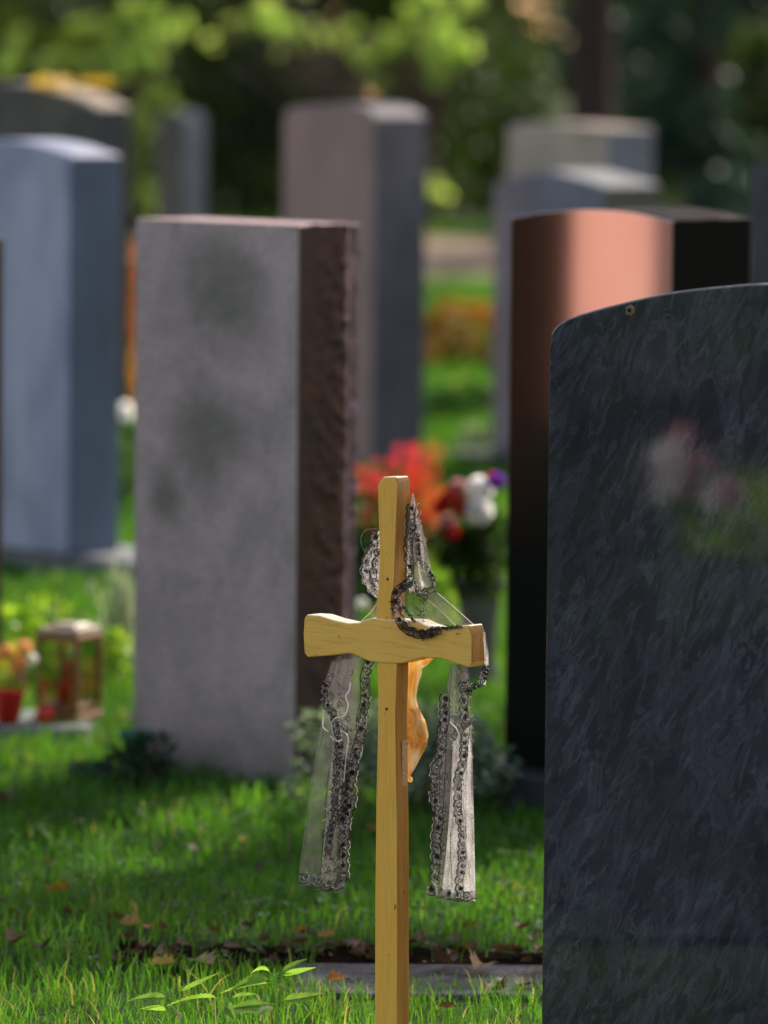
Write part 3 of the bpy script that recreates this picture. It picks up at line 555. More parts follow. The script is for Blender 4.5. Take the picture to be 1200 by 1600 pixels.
def lace(path, w0, w1, width=10.0, density=1.0, flip=1, litp=.5, name='lace_border', bright=False):
    """lace border along a pixel path: scalloped cord, inner cord, rings with centres, mesh threads"""
    n = max(8, int(sum(math.hypot(path[i+1][0]-path[i][0], path[i+1][1]-path[i][1]) for i in range(len(path)-1))/1.6)); q = lerp_path(path, n)
    K = MB(); Lt = MB(); ph1 = random.uniform(0, 6); wig = [(2.0 if width > 7 else 1)*math.sin(k*.075+ph1)+1.0*math.sin(k*.19+2*ph1)+random.uniform(-.25, .25) for k in range(n)]; q = [(q[k][0]+wig[k]*(width > 4), q[k][1]) for k in range(n)]
    def frame(i):
        i0, i1 = max(0, i-2), min(n-1, i+2); dx, dy = q[i1][0]-q[i0][0], q[i1][1]-q[i0][1]; l = math.hypot(dx, dy) or 1; return (-dy/l*flip, dx/l*flip)
    def pt(i, off, dw=0.0):
        i = max(0, min(n-1, i)); nx_, ny_ = frame(i); t = i/(n-1); return vw(q[i][0]+nx_*off, q[i][1]+ny_*off, w0*(1-t)+w1*t+dw)
    cen = []; i = 4
    while i < n-3: cen.append(i); i += max(4, int(min(width, 10)*random.uniform(1.1, 1.75)/1.6))
    def sc(i):
        if not cen or width < 5: return width*.5
        dmin = min(abs(i-c_) for c_ in cen)*1.6; return width*.5+2.4*max(0, 1-(dmin/(width*.62))**2)*1.35
    K.tube([pt(i, sc(i)) for i in range(n)], .00095, 4); K.tube([pt(i, sc(i)-2.2, .0004) for i in range(n)], .0004, 4); K.tube([pt(i, -width*.5+.3*math.sin(i*.9)) for i in range(n)], .00065, 4)
    k0 = 0
    while k0 < n-6:
        k1 = min(n-1, k0+random.randint(4, 14))
        if random.random() < .55: Lt.tube([pt(i, sc(i)+1.2, -.0004) for i in range(k0, k1)], .00040, 4)
        k0 = k1
    for i in cen:
        r = min(width*.5, 5.5)*random.uniform(.5, .85); co = random.uniform(-1.0, 1.0); nx_, ny_ = frame(i); c = q[i]; t = i/(n-1); lob = random.choice((4, 5, 6)); p0 = random.random()*6; ww_ = w0*(1-t)+w1*t-.0006
        K.tube([vw(c[0]+nx_*co+r*(1+.28*math.cos(lob*a_+p0))*math.cos(a_), c[1]+ny_*co+r*(1+.28*math.cos(lob*a_+p0))*math.sin(a_), ww_) for a_ in [2*math.pi*k/16 for k in range(17)]], .00068, 4, False)
        if random.random() < .35: qf = len(K.v); K.add([vw(c[0]+nx_*co+r*.8*math.cos(a_), c[1]+ny_*co+r*.8*math.sin(a_), ww_) for a_ in [k*math.pi/4 for k in range(8)]], [tuple(range(8))])
        elif random.random() < .6: K.tube([vw(c[0]+nx_*co-1, c[1]+ny_*co, ww_), vw(c[0]+nx_*co+.8, c[1]+ny_*co+.6, ww_)], .0009, 5)
        else: Lt.tube([vw(c[0]+nx_*co+r*.5*math.cos(a_), c[1]+ny_*co+r*.5*math.sin(a_), ww_) for a_ in (0, 1, 2, 3, 4)], .0004, 4, False)
    for _ in range(int(n*.85*density)):
        i = random.randint(0, n-2); o1 = random.uniform(-width*.5, width*.5); B = Lt if random.random() < litp*.55 else K; a0 = random.random()*6.28; da = random.uniform(.5, 1.1)*random.choice((-1, 1)); nx_, ny_ = frame(i); cx, cy = q[i][0]+nx_*o1, q[i][1]+ny_*o1; t = i/(n-1); pts = []
        for k in range(random.randint(3, 6)): pts.append(vw(cx, cy, w0*(1-t)+w1*t-.0002)); cx += 1.3*math.cos(a0); cy += 1.3*math.sin(a0); a0 += da
        B.tube(pts, .00032 if B is Lt else .00062, 3, False)
    lo = K.build(name, m_thread, veil); Lt.build('painted_glint_threads', m_thread_lit, lo)
    b = MB(); 
    for i in range(n): b.v.append(tuple(pt(i, sc(i)-.3, .0003))); b.v.append(tuple(pt(i, -width*.5, .0003)))
    for i in range(n-1): b.f.append((2*i, 2*i+1, 2*i+3, 2*i+2))
    b.build('lace_ground', m_t_mid if bright else m_t_dark, lo); return lo
# right fold hanging from the top of the post
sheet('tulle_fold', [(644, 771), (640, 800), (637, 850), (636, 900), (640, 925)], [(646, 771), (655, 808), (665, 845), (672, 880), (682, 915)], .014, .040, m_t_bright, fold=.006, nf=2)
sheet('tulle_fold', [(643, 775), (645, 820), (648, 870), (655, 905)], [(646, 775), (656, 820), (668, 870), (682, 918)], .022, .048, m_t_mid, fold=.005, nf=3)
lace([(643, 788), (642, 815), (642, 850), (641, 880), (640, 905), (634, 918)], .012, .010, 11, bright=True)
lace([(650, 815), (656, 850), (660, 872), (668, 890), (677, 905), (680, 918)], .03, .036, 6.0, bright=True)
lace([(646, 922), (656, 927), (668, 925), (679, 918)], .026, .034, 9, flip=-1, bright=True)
scribble([(643, 790), (642, 850), (641, 905)], [(652, 790), (664, 850), (678, 905)], 90, .016, .7)
scribble([(589, 845), (572, 875), (574, 910), (588, 928)], [(596, 845), (596, 875), (596, 910), (596, 928)], 70, .032, .6)
scribble([(640, 906), (650, 930), (655, 970)], [(652, 906), (664, 930), (664, 970)], 50, -.002, .3)
# front drape over the crossing
sheet('tulle_fold', [(641, 905), (630, 915), (619, 930), (617, 950), (624, 972), (650, 992)], [(652, 905), (650, 925), (645, 945), (650, 965), (655, 975), (684, 984)], -.008, .004, m_t_sheer, fold=.002)
lace([(640, 906), (628, 915), (618, 925), (616, 945), (621, 963), (634, 981), (650, 991), (668, 992), (688, 984)], -.004, -.008, 11, 1.4, flip=-1, litp=.2)
lace([(627, 945), (638, 958), (648, 972)], -.002, -.003, 3, .5)
sheet('tulle_fold', [(640, 912), (642, 940), (646, 970)], [(655, 915), (657, 945), (660, 972)], .000, .004, m_t_mid, nr=16, fold=.002)
# sheer web stretched to the arm's end
sheet('tulle_web', [(655, 925), (655, 950), (662, 975)], [(683, 926), (706, 947), (741, 977)], .008, .018, m_t_mid, fold=.0015, nf=5)
for pts, rr in (([(683, 926), (712, 951), (741, 977)], .0004), ([(660, 930), (690, 955), (712, 978)], .00025), ([(560, 975), (578, 958), (590, 942)], .0003)):
    b = MB(); b.tube([vw(p[0], p[1], .018) for p in pts], rr, 4); b.build('gathered_edge', m_thread_lit, veil)
lace([(672, 981), (700, 981), (722, 979)], -.004, -.004, 3, .6)
# left fold behind the post
sheet('tulle_fold', [(591, 830), (580, 855), (567, 880), (568, 910), (586, 934)], [(612, 830), (612, 860), (612, 890), (612, 910), (612, 934)], .034, .036, m_t_bright, fold=.003)
lace([(591, 833), (586, 850), (574, 864), (571, 885), (573, 905), (581, 922), (592, 930)], .034, .036, 11, 1.3, flip=1, bright=True)
lace([(594, 858), (588, 880), (584, 900), (594, 915)], .033, .033, 9, 1.2, bright=True)
sheet('tulle_web', [(590, 935), (575, 960)], [(592, 962), (585, 966)], .03, .03, m_t_sheer, nr=8, nc=6, fold=.001)
# left tail
sheet('tulle_tail', [(521, 1022), (506, 1075), (500, 1140), (486, 1225), (474, 1310), (466, 1376)], [(552, 1022), (545, 1080), (540, 1150), (532, 1230), (520, 1310), (512, 1378)], .012, .020, m_t_sheer, fold=.003, nf=1)
sheet('tulle_tail', [(526, 1022), (518, 1080), (521, 1130), (516, 1200), (509, 1280), (501, 1376)], [(568, 1022), (562, 1080), (566, 1120), (556, 1180), (544, 1280), (538, 1384)], .018, .026, m_t_mid, fold=.004, nf=2)
sheet('tulle_tail', [(523, 1022), (514, 1060), (512, 1090), (520, 1110)], [(566, 1022), (556, 1050), (545, 1080), (530, 1108)], .010, .018, m_t_mid, nr=20, fold=.003)
sheet('tulle_tail', [(524, 1160), (518, 1230), (508, 1300), (500, 1372)], [(548, 1150), (545, 1230), (535, 1300), (532, 1380)], .010, .014, m_t_mid, fold=.003, nf=2)
lace([(577, 1028), (571, 1052), (572, 1075), (569, 1095), (562, 1120), (561, 1145), (556, 1180), (549, 1215), (548, 1240), (541, 1270), (537, 1300), (539, 1330), (534, 1378)], .022, .026, 11.5, flip=-1)
lace([(510, 1065), (511, 1095), (520, 1115), (525, 1140), (528, 1165), (530, 1195), (527, 1230), (523, 1265), (517, 1300), (513, 1340)], .012, .012, 8, 1.2)
lace([(541, 1185), (540, 1215), (538, 1250), (533, 1290)], .014, .014, 8, 1.1)
lace([(468, 1373), (484, 1372), (500, 1379), (518, 1383), (538, 1382)], .012, .024, 13, 1.4, flip=1)
scribble([(524, 1110), (520, 1180), (512, 1250), (506, 1320), (503, 1375)], [(550, 1110), (548, 1180), (544, 1250), (537, 1320), (534, 1378)], 330, .010)
scribble([(512, 1050), (506, 1090), (515, 1120)], [(548, 1045), (542, 1080), (530, 1120)], 40, .010, .2)
scribble([(566, 1090), (558, 1150), (546, 1210)], [(574, 1090), (568, 1150), (553, 1210)], 90, .02)
b = MB()
for pts in ([(548, 1067), (545, 1080), (540, 1088), (544, 1102), (538, 1118), (524, 1122), (519, 1128)], [(506, 1110), (505, 1135), (513, 1143)], [(516, 1150), (524, 1158), (534, 1156)], [(532, 1140), (544, 1152), (541, 1180), (537, 1222)], [(518, 1128), (521, 1150), (530, 1160)]):
    b.tube([vw(p[0], p[1], .004) for p in arc(pts, 6)], .0009, 5)
b.build('painted_sunlit_crease', m_thread_lit, veil)  # white curls paint sunlight along the creases
b = MB(); b.tube([vw(p[0], p[1], .018) for p in arc([(514, 1200), (507, 1290), (500, 1372)], 8)], .0004, 4); b.tube([vw(p[0], p[1], .014) for p in arc([(508, 1130), (488, 1225), (472, 1350)], 8)], .00025, 4)
b.build('folded_edge', m_thread, veil)
# right tail
sheet('tulle_tail', [(704, 1038), (697, 1080), (690, 1130), (684, 1200), (680, 1280), (676, 1392)], [(734, 1038), (739, 1090), (739, 1200), (741, 1300), (743, 1400)], .012, .030, m_t_mid, fold=.004, nf=2)
sheet('tulle_tail', [(708, 1160), (704, 1240), (698, 1320), (690, 1398)], [(737, 1130), (739, 1220), (741, 1300), (743, 1408)], .008, .014, m_t_bright, fold=.003, nf=4, ph=1)
sheet('tulle_tail', [(706, 1038), (704, 1070), (706, 1100)], [(733, 1038), (734, 1070), (736, 1100)], .006, .010, m_t_mid, nr=16, fold=.003)
lace([(700, 1085), (692, 1135), (688, 1170), (684, 1205), (681, 1240), (684, 1275), (683, 1310), (684, 1345), (681, 1380)], .010, .010, 12, flip=1, bright=True)
lace([(724, 1062), (727, 1090), (729, 1125), (727, 1150), (722, 1190), (718, 1225), (718, 1262), (721, 1300), (723, 1345), (721, 1395)], .006, .006, 9.5, 1.2, bright=True)
lace([(670, 1388), (690, 1394), (708, 1399), (722, 1400), (742, 1398)], .010, .012, 12, 1.5, flip=1)
scribble([(690, 1140), (684, 1200), (681, 1300), (680, 1385)], [(700, 1140), (698, 1200), (694, 1300), (690, 1385)], 70, .009)
scribble([(708, 1060), (703, 1120), (708, 1200), (708, 1390)], [(730, 1060), (738, 1120), (739, 1200), (741, 1390)], 170, .005, .85)
b = MB()
for pts in ([(703, 1128), (714, 1140), (717, 1155), (706, 1165)], [(716, 1215), (709, 1232), (715, 1250)], [(724, 1250), (728, 1320), (735, 1375)], [(674, 1376), (681, 1385), (683, 1398)], [(731, 1200), (736, 1300), (741, 1400)]):
    b.tube([vw(p[0], p[1], .002) for p in arc(pts, 6)], .0009, 5)
b.build('painted_sunlit_crease', m_thread_lit, veil)
b = MB()
for pts in ([(699, 1075), (696, 1200), (690, 1300), (684, 1385)], [(706, 1230), (704, 1320), (707, 1390)], [(690, 1120), (702, 1080), (706, 1045)]):
    b.tube([vw(p[0], p[1], .008) for p in arc(pts, 8)], .0004, 4)
b.build('folded_edge', m_thread, veil)
# loop over the arm's end
sheet('tulle_fold', [(754, 988), (757, 1020), (755, 1050), (744, 1068)], [(758, 988), (763, 1020), (762, 1050), (758, 1072)], .016, .020, m_t_bright, nr=20, nc=6, fold=.001)
lace([(760, 1040), (757, 1060), (750, 1071), (738, 1076), (732, 1086)], .014, .010, 5.5, 1.2)
# loose fibre caught on the post
b = MB(); b.tube([vw(p[0], p[1], .01) for p in arc([(589, 826), (572, 828), (564, 840), (566, 855), (573, 863)], 6)], .00009, 4); b.build('loose_fibre', m_thread_lit, veil)
# ------------------------------------------------------------------ nettle in the foreground
m_nettle = leaf_mat('nettle_leaf', (.16, .30, .06), (.26, .42, .09), .6, .35, 60, tk=1.5)
def toothed_leaf(b, p, d, L, W, droop=.3, roll=0.0):
    d = Vector(d).normalized(); up = Vector((0, 0, 1)); side = d.cross(up).normalized(); up = side.cross(d); side = (side*math.cos(roll)+up*math.sin(roll)); up = side.cross(d); n = 11; mid = []; Lf = []; Rg = []
    for i in range(n*2+1):
        t = i/(n*2); wd = W*.5*(math.sin(math.pi*min(1, t**.62))**.9)*(1.0 if i % 2 else .78)*(1-.25*t); c = Vector(p)+d*L*t-Vector((0, 0, 1))*droop*L*t*t; mid.append(c)
        Lf.append(c+side*wd+up*wd*.35+d*(.03*L if i % 2 else 0)); Rg.append(c-side*wd+up*wd*.35+d*(.03*L if i % 2 else 0))
    m = n*2+1; b.add(mid+Lf+Rg, [(i, i+1, m+i+1, m+i) for i in range(m-1)]+[(i+1, i, 2*m+i, 2*m+i+1) for i in range(m-1)])
def nettle(px, D, htop, leaves, label):
    base = Vector(((px-600)/FPX*D, D, 0)); g = empty('nettle', base, 0, label, 'nettle'); b = MB(); b.tube([(0, 0, -.02), (.004, 0, htop*.5), (.002, 0, htop)], [.0022, .0018, .001], 6); b.build('stem', m_nettle, g, smooth=True); b = MB()
    for (z, dx, dy, dz, L, W, dr) in leaves:
        p0 = Vector((.003, 0, z)); d = Vector((dx, dy, dz)).normalized(); b2 = p0+d*.012; b.tube([p0, b2], .0007, 4); toothed_leaf(b, b2, d, L, W*.8, dr, random.choice((-1, 1))*random.uniform(.45, .9))
    b.build('leaf', m_nettle, g); return g
Hn = lambda py, D=8.2: CAMZ-(py-20)/FPX*D
nettle(433, 8.2, Hn(1540), [(Hn(1543), -1, -.2, .05, .058, .030, .35), (Hn(1540), 1, -.2, .30, .05, .020, .0), (Hn(1538), .75, .3, .45, .045, .018, .1), (Hn(1538), -.8, .4, .45, .034, .022, .6), (Hn(1548), -1, .1, -.1, .07, .028, .15), (Hn(1550), .4, -1, .1, .03, .018, .3),
    (Hn(1578), 1, -.1, .15, .062, .026, -.05), (Hn(1582), -1, 0, -.05, .07, .022, .1), (Hn(1585), -.5, -1, .1, .05, .025, .3)],
    'small stinging nettle with toothed sunlit leaves left of the foot of the cross')
nettle(352, 8.22, Hn(1575), [(Hn(1578), -.9, -.2, .1, .075, .026, .25), (Hn(1592), .3, -1, .15, .05, .028, .4), (Hn(1580), 1, .3, .2, .04, .022, .1), (Hn(1600), 1, .3, .1, .05, .03, .2)],
    'low nettle shoot lying in the grass farther left of the taller nettle')
nettle(272, 8.18, Hn(1588), [(Hn(1572), -.9, .3, .05, .06, .022, .2), (Hn(1565), .9, .2, .38, .06, .020, -.05), (Hn(1590), .2, -1, .15, .05, .028, .4), (Hn(1592), -1, -.3, .2, .04, .022, .1)], 'young nettle with one dark upright leaf, leftmost of the nettles')
# ------------------------------------------------------------------ shrubs, flowers
def leafy(b, c, rx, ry, rz, n, L, W, up=.3, shell=.5, seed=None):
    c = Vector(c)
    for _ in range(n):
        v = Vector((random.gauss(0, 1), random.gauss(0, 1), random.gauss(0, 1))).normalized(); k = shell+(1-shell)*random.random()**.5
        p = c+Vector((v.x*rx*k, v.y*ry*k, v.z*rz*k))
        if p.z < .005: p.z = random.uniform(.005, .03)
        d = (v+Vector((random.uniform(-.8, .8), random.uniform(-.8, .8), random.uniform(-.8, .8)+up))).normalized(); b.leaf(p, d, Vector((random.uniform(-1, 1), random.uniform(-1, 1), 1)), L*random.uniform(.6, 1.2), W*random.uniform(.6, 1.2))
m_twig = plain('brown_twig', (.08, .055, .035), .8, .4, 60, .4)
def shrub(name, label, cat, c, clumps, n, L, W, mat, twigs=10, extra=None):
    g = empty(name, c, 0, label, cat); b = MB()
    for (x, y, z, r) in clumps: leafy(b, (x, y, z), r, r, r*.85, n, L, W)
    b.build('foliage', mat, g); t = MB()
    for i in range(twigs):
        x, y, z, r = random.choice(clumps); t.tube([(x*.3, y*.3, -.01), (x*.7, y*.7, z*.6), (x+random.uniform(-r, r)*.5, y, z+r*.5)], [.004, .003, .0012], 5)
    t.build('twigs', m_twig, g); return g
m_var = leaf_mat('variegated_leaf', (.08, .15, .09), (.34, .42, .32), .35, .4, 40)
m_varg = leaf_mat('grey_green_leaf', (.10, .16, .11), (.2, .28, .2), .35, .45, 40)
c = ground(600, 1280); cl = []
for i in range(26):
    x = random.uniform(-.16, .21); cl.append((x, random.uniform(-.02, .16), random.uniform(.05, .175)*(1-.2*abs(x)/.2), .055))
shrub('variegated_shrub', 'low shrub with small white-edged green leaves on the grave behind the cross', 'shrub', c, cl, 190, .020, .013, m_var)
# dark evergreen tuft and vase left of granite base
m_dkgreen = leaf_mat('dark_evergreen_leaf', (.012, .03, .012), (.03, .06, .025), .2, .4, 30)
c = ground(222, 1236); shrub('dwarf_evergreen', 'small dark green shrub growing against the left foot of the granite stone', 'shrub', c, [(-.02, 0, .05, .05), (.02, .02, .07, .045), (-.05, .0, .03, .04), (.01, -.02, .03, .04)], 150, .02, .01, m_dkgreen)
m_greenpl = plain('green_plastic', (.015, .12, .07), .35, .2, 20)
c = ground(212, 1215); g = empty('grave_vase', c, 0, 'dark green plastic grave vase stuck in the ground beside the granite stone', 'vase'); b = MB(); b.lathe([(.0, -.02), (.016, -.02), (.026, .075), (.033, .08), (.033, .085), (.024, .085), (.014, .0), (0, 0)], 20); b.build('vase', m_greenpl, g, smooth=True)
b = MB(); b.lathe([(.033, .0855), (.0345, .087), (.0345, .092), (.031, .092), (.031, .0855)], 20); b.build('rim', m_greenpl, g, smooth=True)
c = ground(140, 1222); g = empty('plastic_tray', c, R(15), 'flat dark green plastic plant tray lying in the grass left of the granite stone', 'tray'); b = MB(); b.box(-.038, .038, -.03, .03, .012, .016); b.box(-.038, .038, -.03, -.027, .017, .038); b.box(-.038, .038, .027, .03, .017, .038); b.box(-.038, -.035, -.0265, .0265, .017, .038); b.box(.035, .038, -.0265, .0265, .017, .038); b.build('tray', plain('dark_green_plastic', (.008, .06, .04), .4), g)
# silvery plant
m_silver = leaf_mat('silver_leaf', (.30, .36, .30), (.55, .60, .55), .3, .5, 30)
c = atY(187, 1090, 12.6); c.z = 0; g = empty('silver_plant', c, 0, 'silvery narrow-leaved plant left of the granite stone', 'plant'); b = MB()
for _ in range(60):
    an = random.uniform(0, 6.28); h = random.uniform(.12, .31); s = random.uniform(.01, .06); p0 = Vector((random.uniform(-.02, .02), random.uniform(-.02, .02), 0)); tip = p0+Vector((math.cos(an)*s-.01, math.sin(an)*s, h))
    b.leaf(p0+Vector((0, 0, h*.3)), tip-p0, (math.sin(an), 1, 0), h*.7, .009, .05)
    for q in range(4): b.leaf(p0+(tip-p0)*random.uniform(.3, .95), (random.uniform(-1, 1), random.uniform(-1, 1), .8), (0, 0, 1), .03, .008)
b.build('foliage', m_silver, g)
# lime plants left and centre
m_lime = leaf_mat('lime_leaf', (.20, .36, .04), (.40, .55, .07), .55, .4, 30, tk=1.6)
c = atY(120, 1128, 12.35); c.z = 0
shrub('lime_leaved_plant', 'bright lime-leaved plant behind the grave lantern', 'plant', atY(52, 1128, 12.5)*1.0-Vector((0, 0, atY(52, 1128, 12.5).z)), [(-.06, 0, .13, .055), (.03, .02, .155, .05), (-.02, 0, .07, .06), (.09, .05, .05, .05)], 130, .03, .02, m_lime)
shrub('lime_leaved_plant', 'bright lime-leaved plant right of the grave lantern', 'plant', atY(178, 1128, 12.5)*1.0-Vector((0, 0, atY(178, 1128, 12.5).z)), [(0, 0, .05, .045), (-.01, 0, .10, .035)], 90, .028, .018, m_lime)
def pompon(b, c, r, n=80, pw=.5):
    c = Vector(c)
    for i in range(n):
        z = 1-2*(i+.5)/n; a_ = i*2.39996; s = math.sqrt(1-z*z); d = Vector((s*math.cos(a_), s*math.sin(a_), z)); b.leaf(c+d*r*.45, d+Vector((random.uniform(-.2, .2),)*3), d.orthogonal(), r*.6, r*pw, -.15)
def petal_mat(name, c, tr=.5): return leaf_mat(name, mul(c, .85), c, tr, .5, 50, tk=1.25, tb=1.0)
m_white = petal_mat('white_petal', (.95, .95, .93), .65); m_red = petal_mat('red_petal', (.65, .015, .02)); m_scar = petal_mat('scarlet_petal', (.85, .09, .035), .5); m_pinkr = petal_mat('pink_red_petal', (.80, .06, .10), .5); m_purp = petal_mat('purple_petal', (.30, .06, .60)); m_orange = petal_mat('orange_petal', (.85, .42, .20), .5); m_pink = petal_mat('pink_petal', (.75, .4, .42))
m_bouq = leaf_mat('bouquet_leaf', (.03, .07, .015), (.10, .18, .04), .35, .4, 30)
DB = 12.6; c = atY(748, 1000, DB); c.z = 0
m_vase = stone_mat('mossy_stone_vase', (.15, .16, .14), (.07, .085, .06), None, .8, .3, .2, 14, .3)
g = empty('flower_bouquet', c, 0, 'bouquet of white, red and purple flowers in a grey vase beside the black gravestone', 'bouquet')
def rel(px, py, D, dd=0): q = atY(px, py, D+dd)-c; return (q.x, q.y, q.z)
b = MB(); z1 = rel(748, 905, DB)[2]; b.lathe([(0, -.01), (.045, -.01), (.05, .02), (.036, .06), (.042, z1*.7), (.056, z1-.01), (.058, z1), (.048, z1), (.03, z1*.6), (0, z1*.5)], 24); b.build('vase', m_vase, g, smooth=True)
b = MB()
fl = [(749, 765, .031, m_white), (748, 798, .032, m_white), (704, 778, .024, m_red), (722, 790, .022, m_red), (716, 762, .020, m_pink), (776, 752, .019, m_purp), (768, 746, .012, m_pinkr), (690, 790, .02, m_red), (700, 815, .018, m_pink), (706, 832, .018, m_red)]
for px, py, r, m in fl: b.tube([(0, 0, z1*.6), tuple(Vector(rel(px, py, DB))*.5+Vector((0, 0, z1*.4))), rel(px, py, DB)], .002, 5)
b.build('stems', m_bouq, g); b = MB()
for i in range(9): leafy(b, rel(random.uniform(705, 785), random.uniform(815, 885), DB), .035, .04, .035, 80, .03, .016)
leafy(b, rel(778, 850, DB), .03, .04, .06, 160, .03, .016)
for xx in (725, 745, 770): leafy(b, rel(xx, 905, DB, -.05), .02, .02, .035, 60, .03, .016); b.build('leaves', m_bouq, g)
for k, (px, py, r, m) in enumerate(fl):
    b = MB(); pompon(b, rel(px, py, DB, random.uniform(-.09, -.06)), r, 150, .75); o = b.build('flower', m, g); o['label'] = {m_white: 'white round flower head', m_red: 'deep red flower head', m_pink: 'pale pink flower head', m_purp: 'purple flower head', m_pinkr: 'pink flower head'}[m]
# red geraniums behind
DG = 14.2; c = atY(635, 960, DG); c.z = 0; g = empty('geranium', c, 0, 'planted scarlet and pink-red geraniums behind the top of the cross', 'flowers')
b = MB()
for i in range(16): leafy(b, rel(random.uniform(560, 705), random.uniform(800, 960), DG), .05, .06, .045, 55, .04, .035)
b.build('leaves', m_weed, g); hd = [(590, 742, m_pinkr), (612, 722, m_pinkr), (636, 712, m_pinkr), (574, 765, m_pinkr), (655, 698, m_scar), (665, 735, m_scar), (650, 750, m_scar), (672, 770, m_scar), (640, 735, m_scar), (572, 805, m_pinkr), (600, 760, m_scar), (625, 765, m_scar), (660, 800, m_scar), (680, 815, m_scar), (690, 835, m_pink), (652, 775, m_scar), (575, 740, m_pinkr)]
for px, py, m in hd:
    b = MB(); q = Vector(rel(px, py, DG, random.uniform(-.06, .06)))
    for _ in range(11): pompon(b, q+Vector((random.gauss(0, .022), random.gauss(0, .02), random.gauss(0, .014))), .011, 7, 1.0)
    b.tube([(q.x*.4, q.y, 0), tuple(q*.98)], .0025, 5); b.build('flower_head', m, g)
shrub('lime_leaved_plant', 'bright lime green plant lit by the sun between the cross and the flower vase', 'plant', (lambda q: Vector((q.x, q.y, 0)))(atY(694, 1020, 13.2)), [(0, 0, .12, .06), (.01, 0, .22, .045), (-.03, 0, .06, .06), (-.045, 0, .17, .03)], 120, .034, .018, m_lime)
# cream flower low behind the granite edge
c = atY(566, 1000, 13.0); c.z = 0; g = empty('cream_flower', c, 0, 'single cream flower between the granite stone and the cross arm', 'flower'); b = MB(); q = rel(566, 943, 13.0); pompon(b, q, .012, 60); b.build('flower_head', m_white, g); b = MB(); b.tube([(0, 0, 0), q], .0018, 5); leafy(b, (0, 0, .06), .03, .03, .05, 40, .03, .01); b.build('stem', m_weed, g)
# lantern, slab, pot
slabc = ground(60, 1132, .035); g = MB(); g.box(-.75, .105, -.05, .26, -.06, 0); o = g.build('grave_slab', m_kerb, bevel=.006); o.location = slabc; tag(o, 'low grey stone slab under the grave lantern and the red pot', 'stone slab')
m_copper = plain('weathered_copper', (.24, .12, .05), .45, .35, 40, spec=.5, Metallic=.2); m_cap = plain('pale_metal_cap', (.50, .40, .28), .4, .2, 20, spec=.5)
def glass():
    m = NT('lantern_glass'); t = m.n('ShaderNodeBsdfTransparent'); t.inputs[0].default_value = (.8, .86, .82, 1); gl = m.n('ShaderNodeBsdfGlossy'); gl.inputs['Roughness'].default_value = .05; mx = m.n('ShaderNodeMixShader'); mx.inputs[0].default_value = .16; m.l(t.outputs[0], mx.inputs[1]); m.l(gl.outputs[0], mx.inputs[2]); m.l(mx.outputs[0], m.out.inputs[0]); return m.m
m_glass = glass(); m_candle = plain('red_candle', (.75, .03, .02), .35, .15, 20)
c = ground(108, 1128, .035); c.y += .06; c.x = (108-600)/FPX*c.y; g = empty('grave_lantern', c, R(-28), 'copper-brown grave lantern with glass panes, pale cap and a red candle inside', 'lantern')
w_ = .052; hL = .185
b = MB(); b.box(-w_, w_, -w_, w_, 0, .014); b.box(-w_+.004, w_-.004, -w_+.004, w_-.004, .0145, .034); b.build('base', m_copper, g, bevel=.002)
for sx in (-1, 1):
    for sy in (-1, 1):
        b = MB(); b.box(min(sx*w_*.98, sx*(w_-.012)), max(sx*w_*.98, sx*(w_-.012)), min(sy*w_*.98, sy*(w_-.012)), max(sy*w_*.98, sy*(w_-.012)), .0345, .165); b.build('corner_post', m_copper, g, bevel=.001)
b = MB(); b.box(-w_, w_, -w_, w_, .1655, .178); b.build('top_frame', m_copper, g, bevel=.002)
b = MB(); b.box(-.047, .047, -.047, .047, .1785, .192); b.box(-.03, .03, -.03, .03, .1925, .199); b.build('cap', m_cap, g, bevel=.004)
for sx, sy in ((0, -1), (0, 1), (1, 0), (-1, 0)):
    b = MB(); q = w_-.006
    if sx == 0: b.box(-w_+.0125, w_-.0125, sy*q-.001, sy*q+.001, .0345, .165)
    else: b.box(sx*q-.001, sx*q+.001, -w_+.0125, w_-.0125, .0345, .165)
    b.build('glass_pane', m_glass, g)
b = MB(); b.lathe([(0, .0345), (.024, .0345), (.025, .06), (.023, .085), (0, .085)], 20); cdl = b.build('candle', m_candle, g, smooth=True); b = MB(); b.lathe([(0, .0855), (.016, .0855), (.02, .10), (.013, .118), (.004, .122), (0, .122)], 16); b.build('candle_lid', m_candle, cdl, smooth=True)
c = ground(12, 1130, .035); g = empty('flower_pot', c, 0, 'bright red tapered flower pot with orange and yellow flowers at the left border', 'flower pot'); b = MB(); b.lathe([(0, 0), (.022, 0), (.034, .062), (.036, .063), (.036, .074), (.030, .074), (.028, .055), (0, .055)], 24); b.build('pot', m_candle, g, smooth=True)
b = MB(); leafy(b, (.01, 0, .11), .045, .04, .04, 120, .03, .016); b.build('leaves', m_lime, g)
for dx, dz, m, r in ((.0, .15, m_orange, .018), (.035, .16, m_orange, .018), (.05, .135, m_white, .014), (.02, .125, m_orange, .02), (-.02, .14, m_orange, .016), (.03, .1, m_pink, .014)):
    b = MB(); pompon(b, (dx, -.02, dz), r, 60); b.tube([(0, 0, .05), (dx, -.01, dz)], .0015, 5); b.build('flower', m, g)
c = ground(72, 1126, .035); g = empty('grave_candle', c, 0, 'small red votive candle at the left foot of the lantern', 'candle'); c.x -= .0; b = MB(); b.lathe([(0, 0), (.016, 0), (.019, .03), (.017, .031), (0, .026)], 18); b.build('candle', m_candle, g, smooth=True); g.location.y -= .03
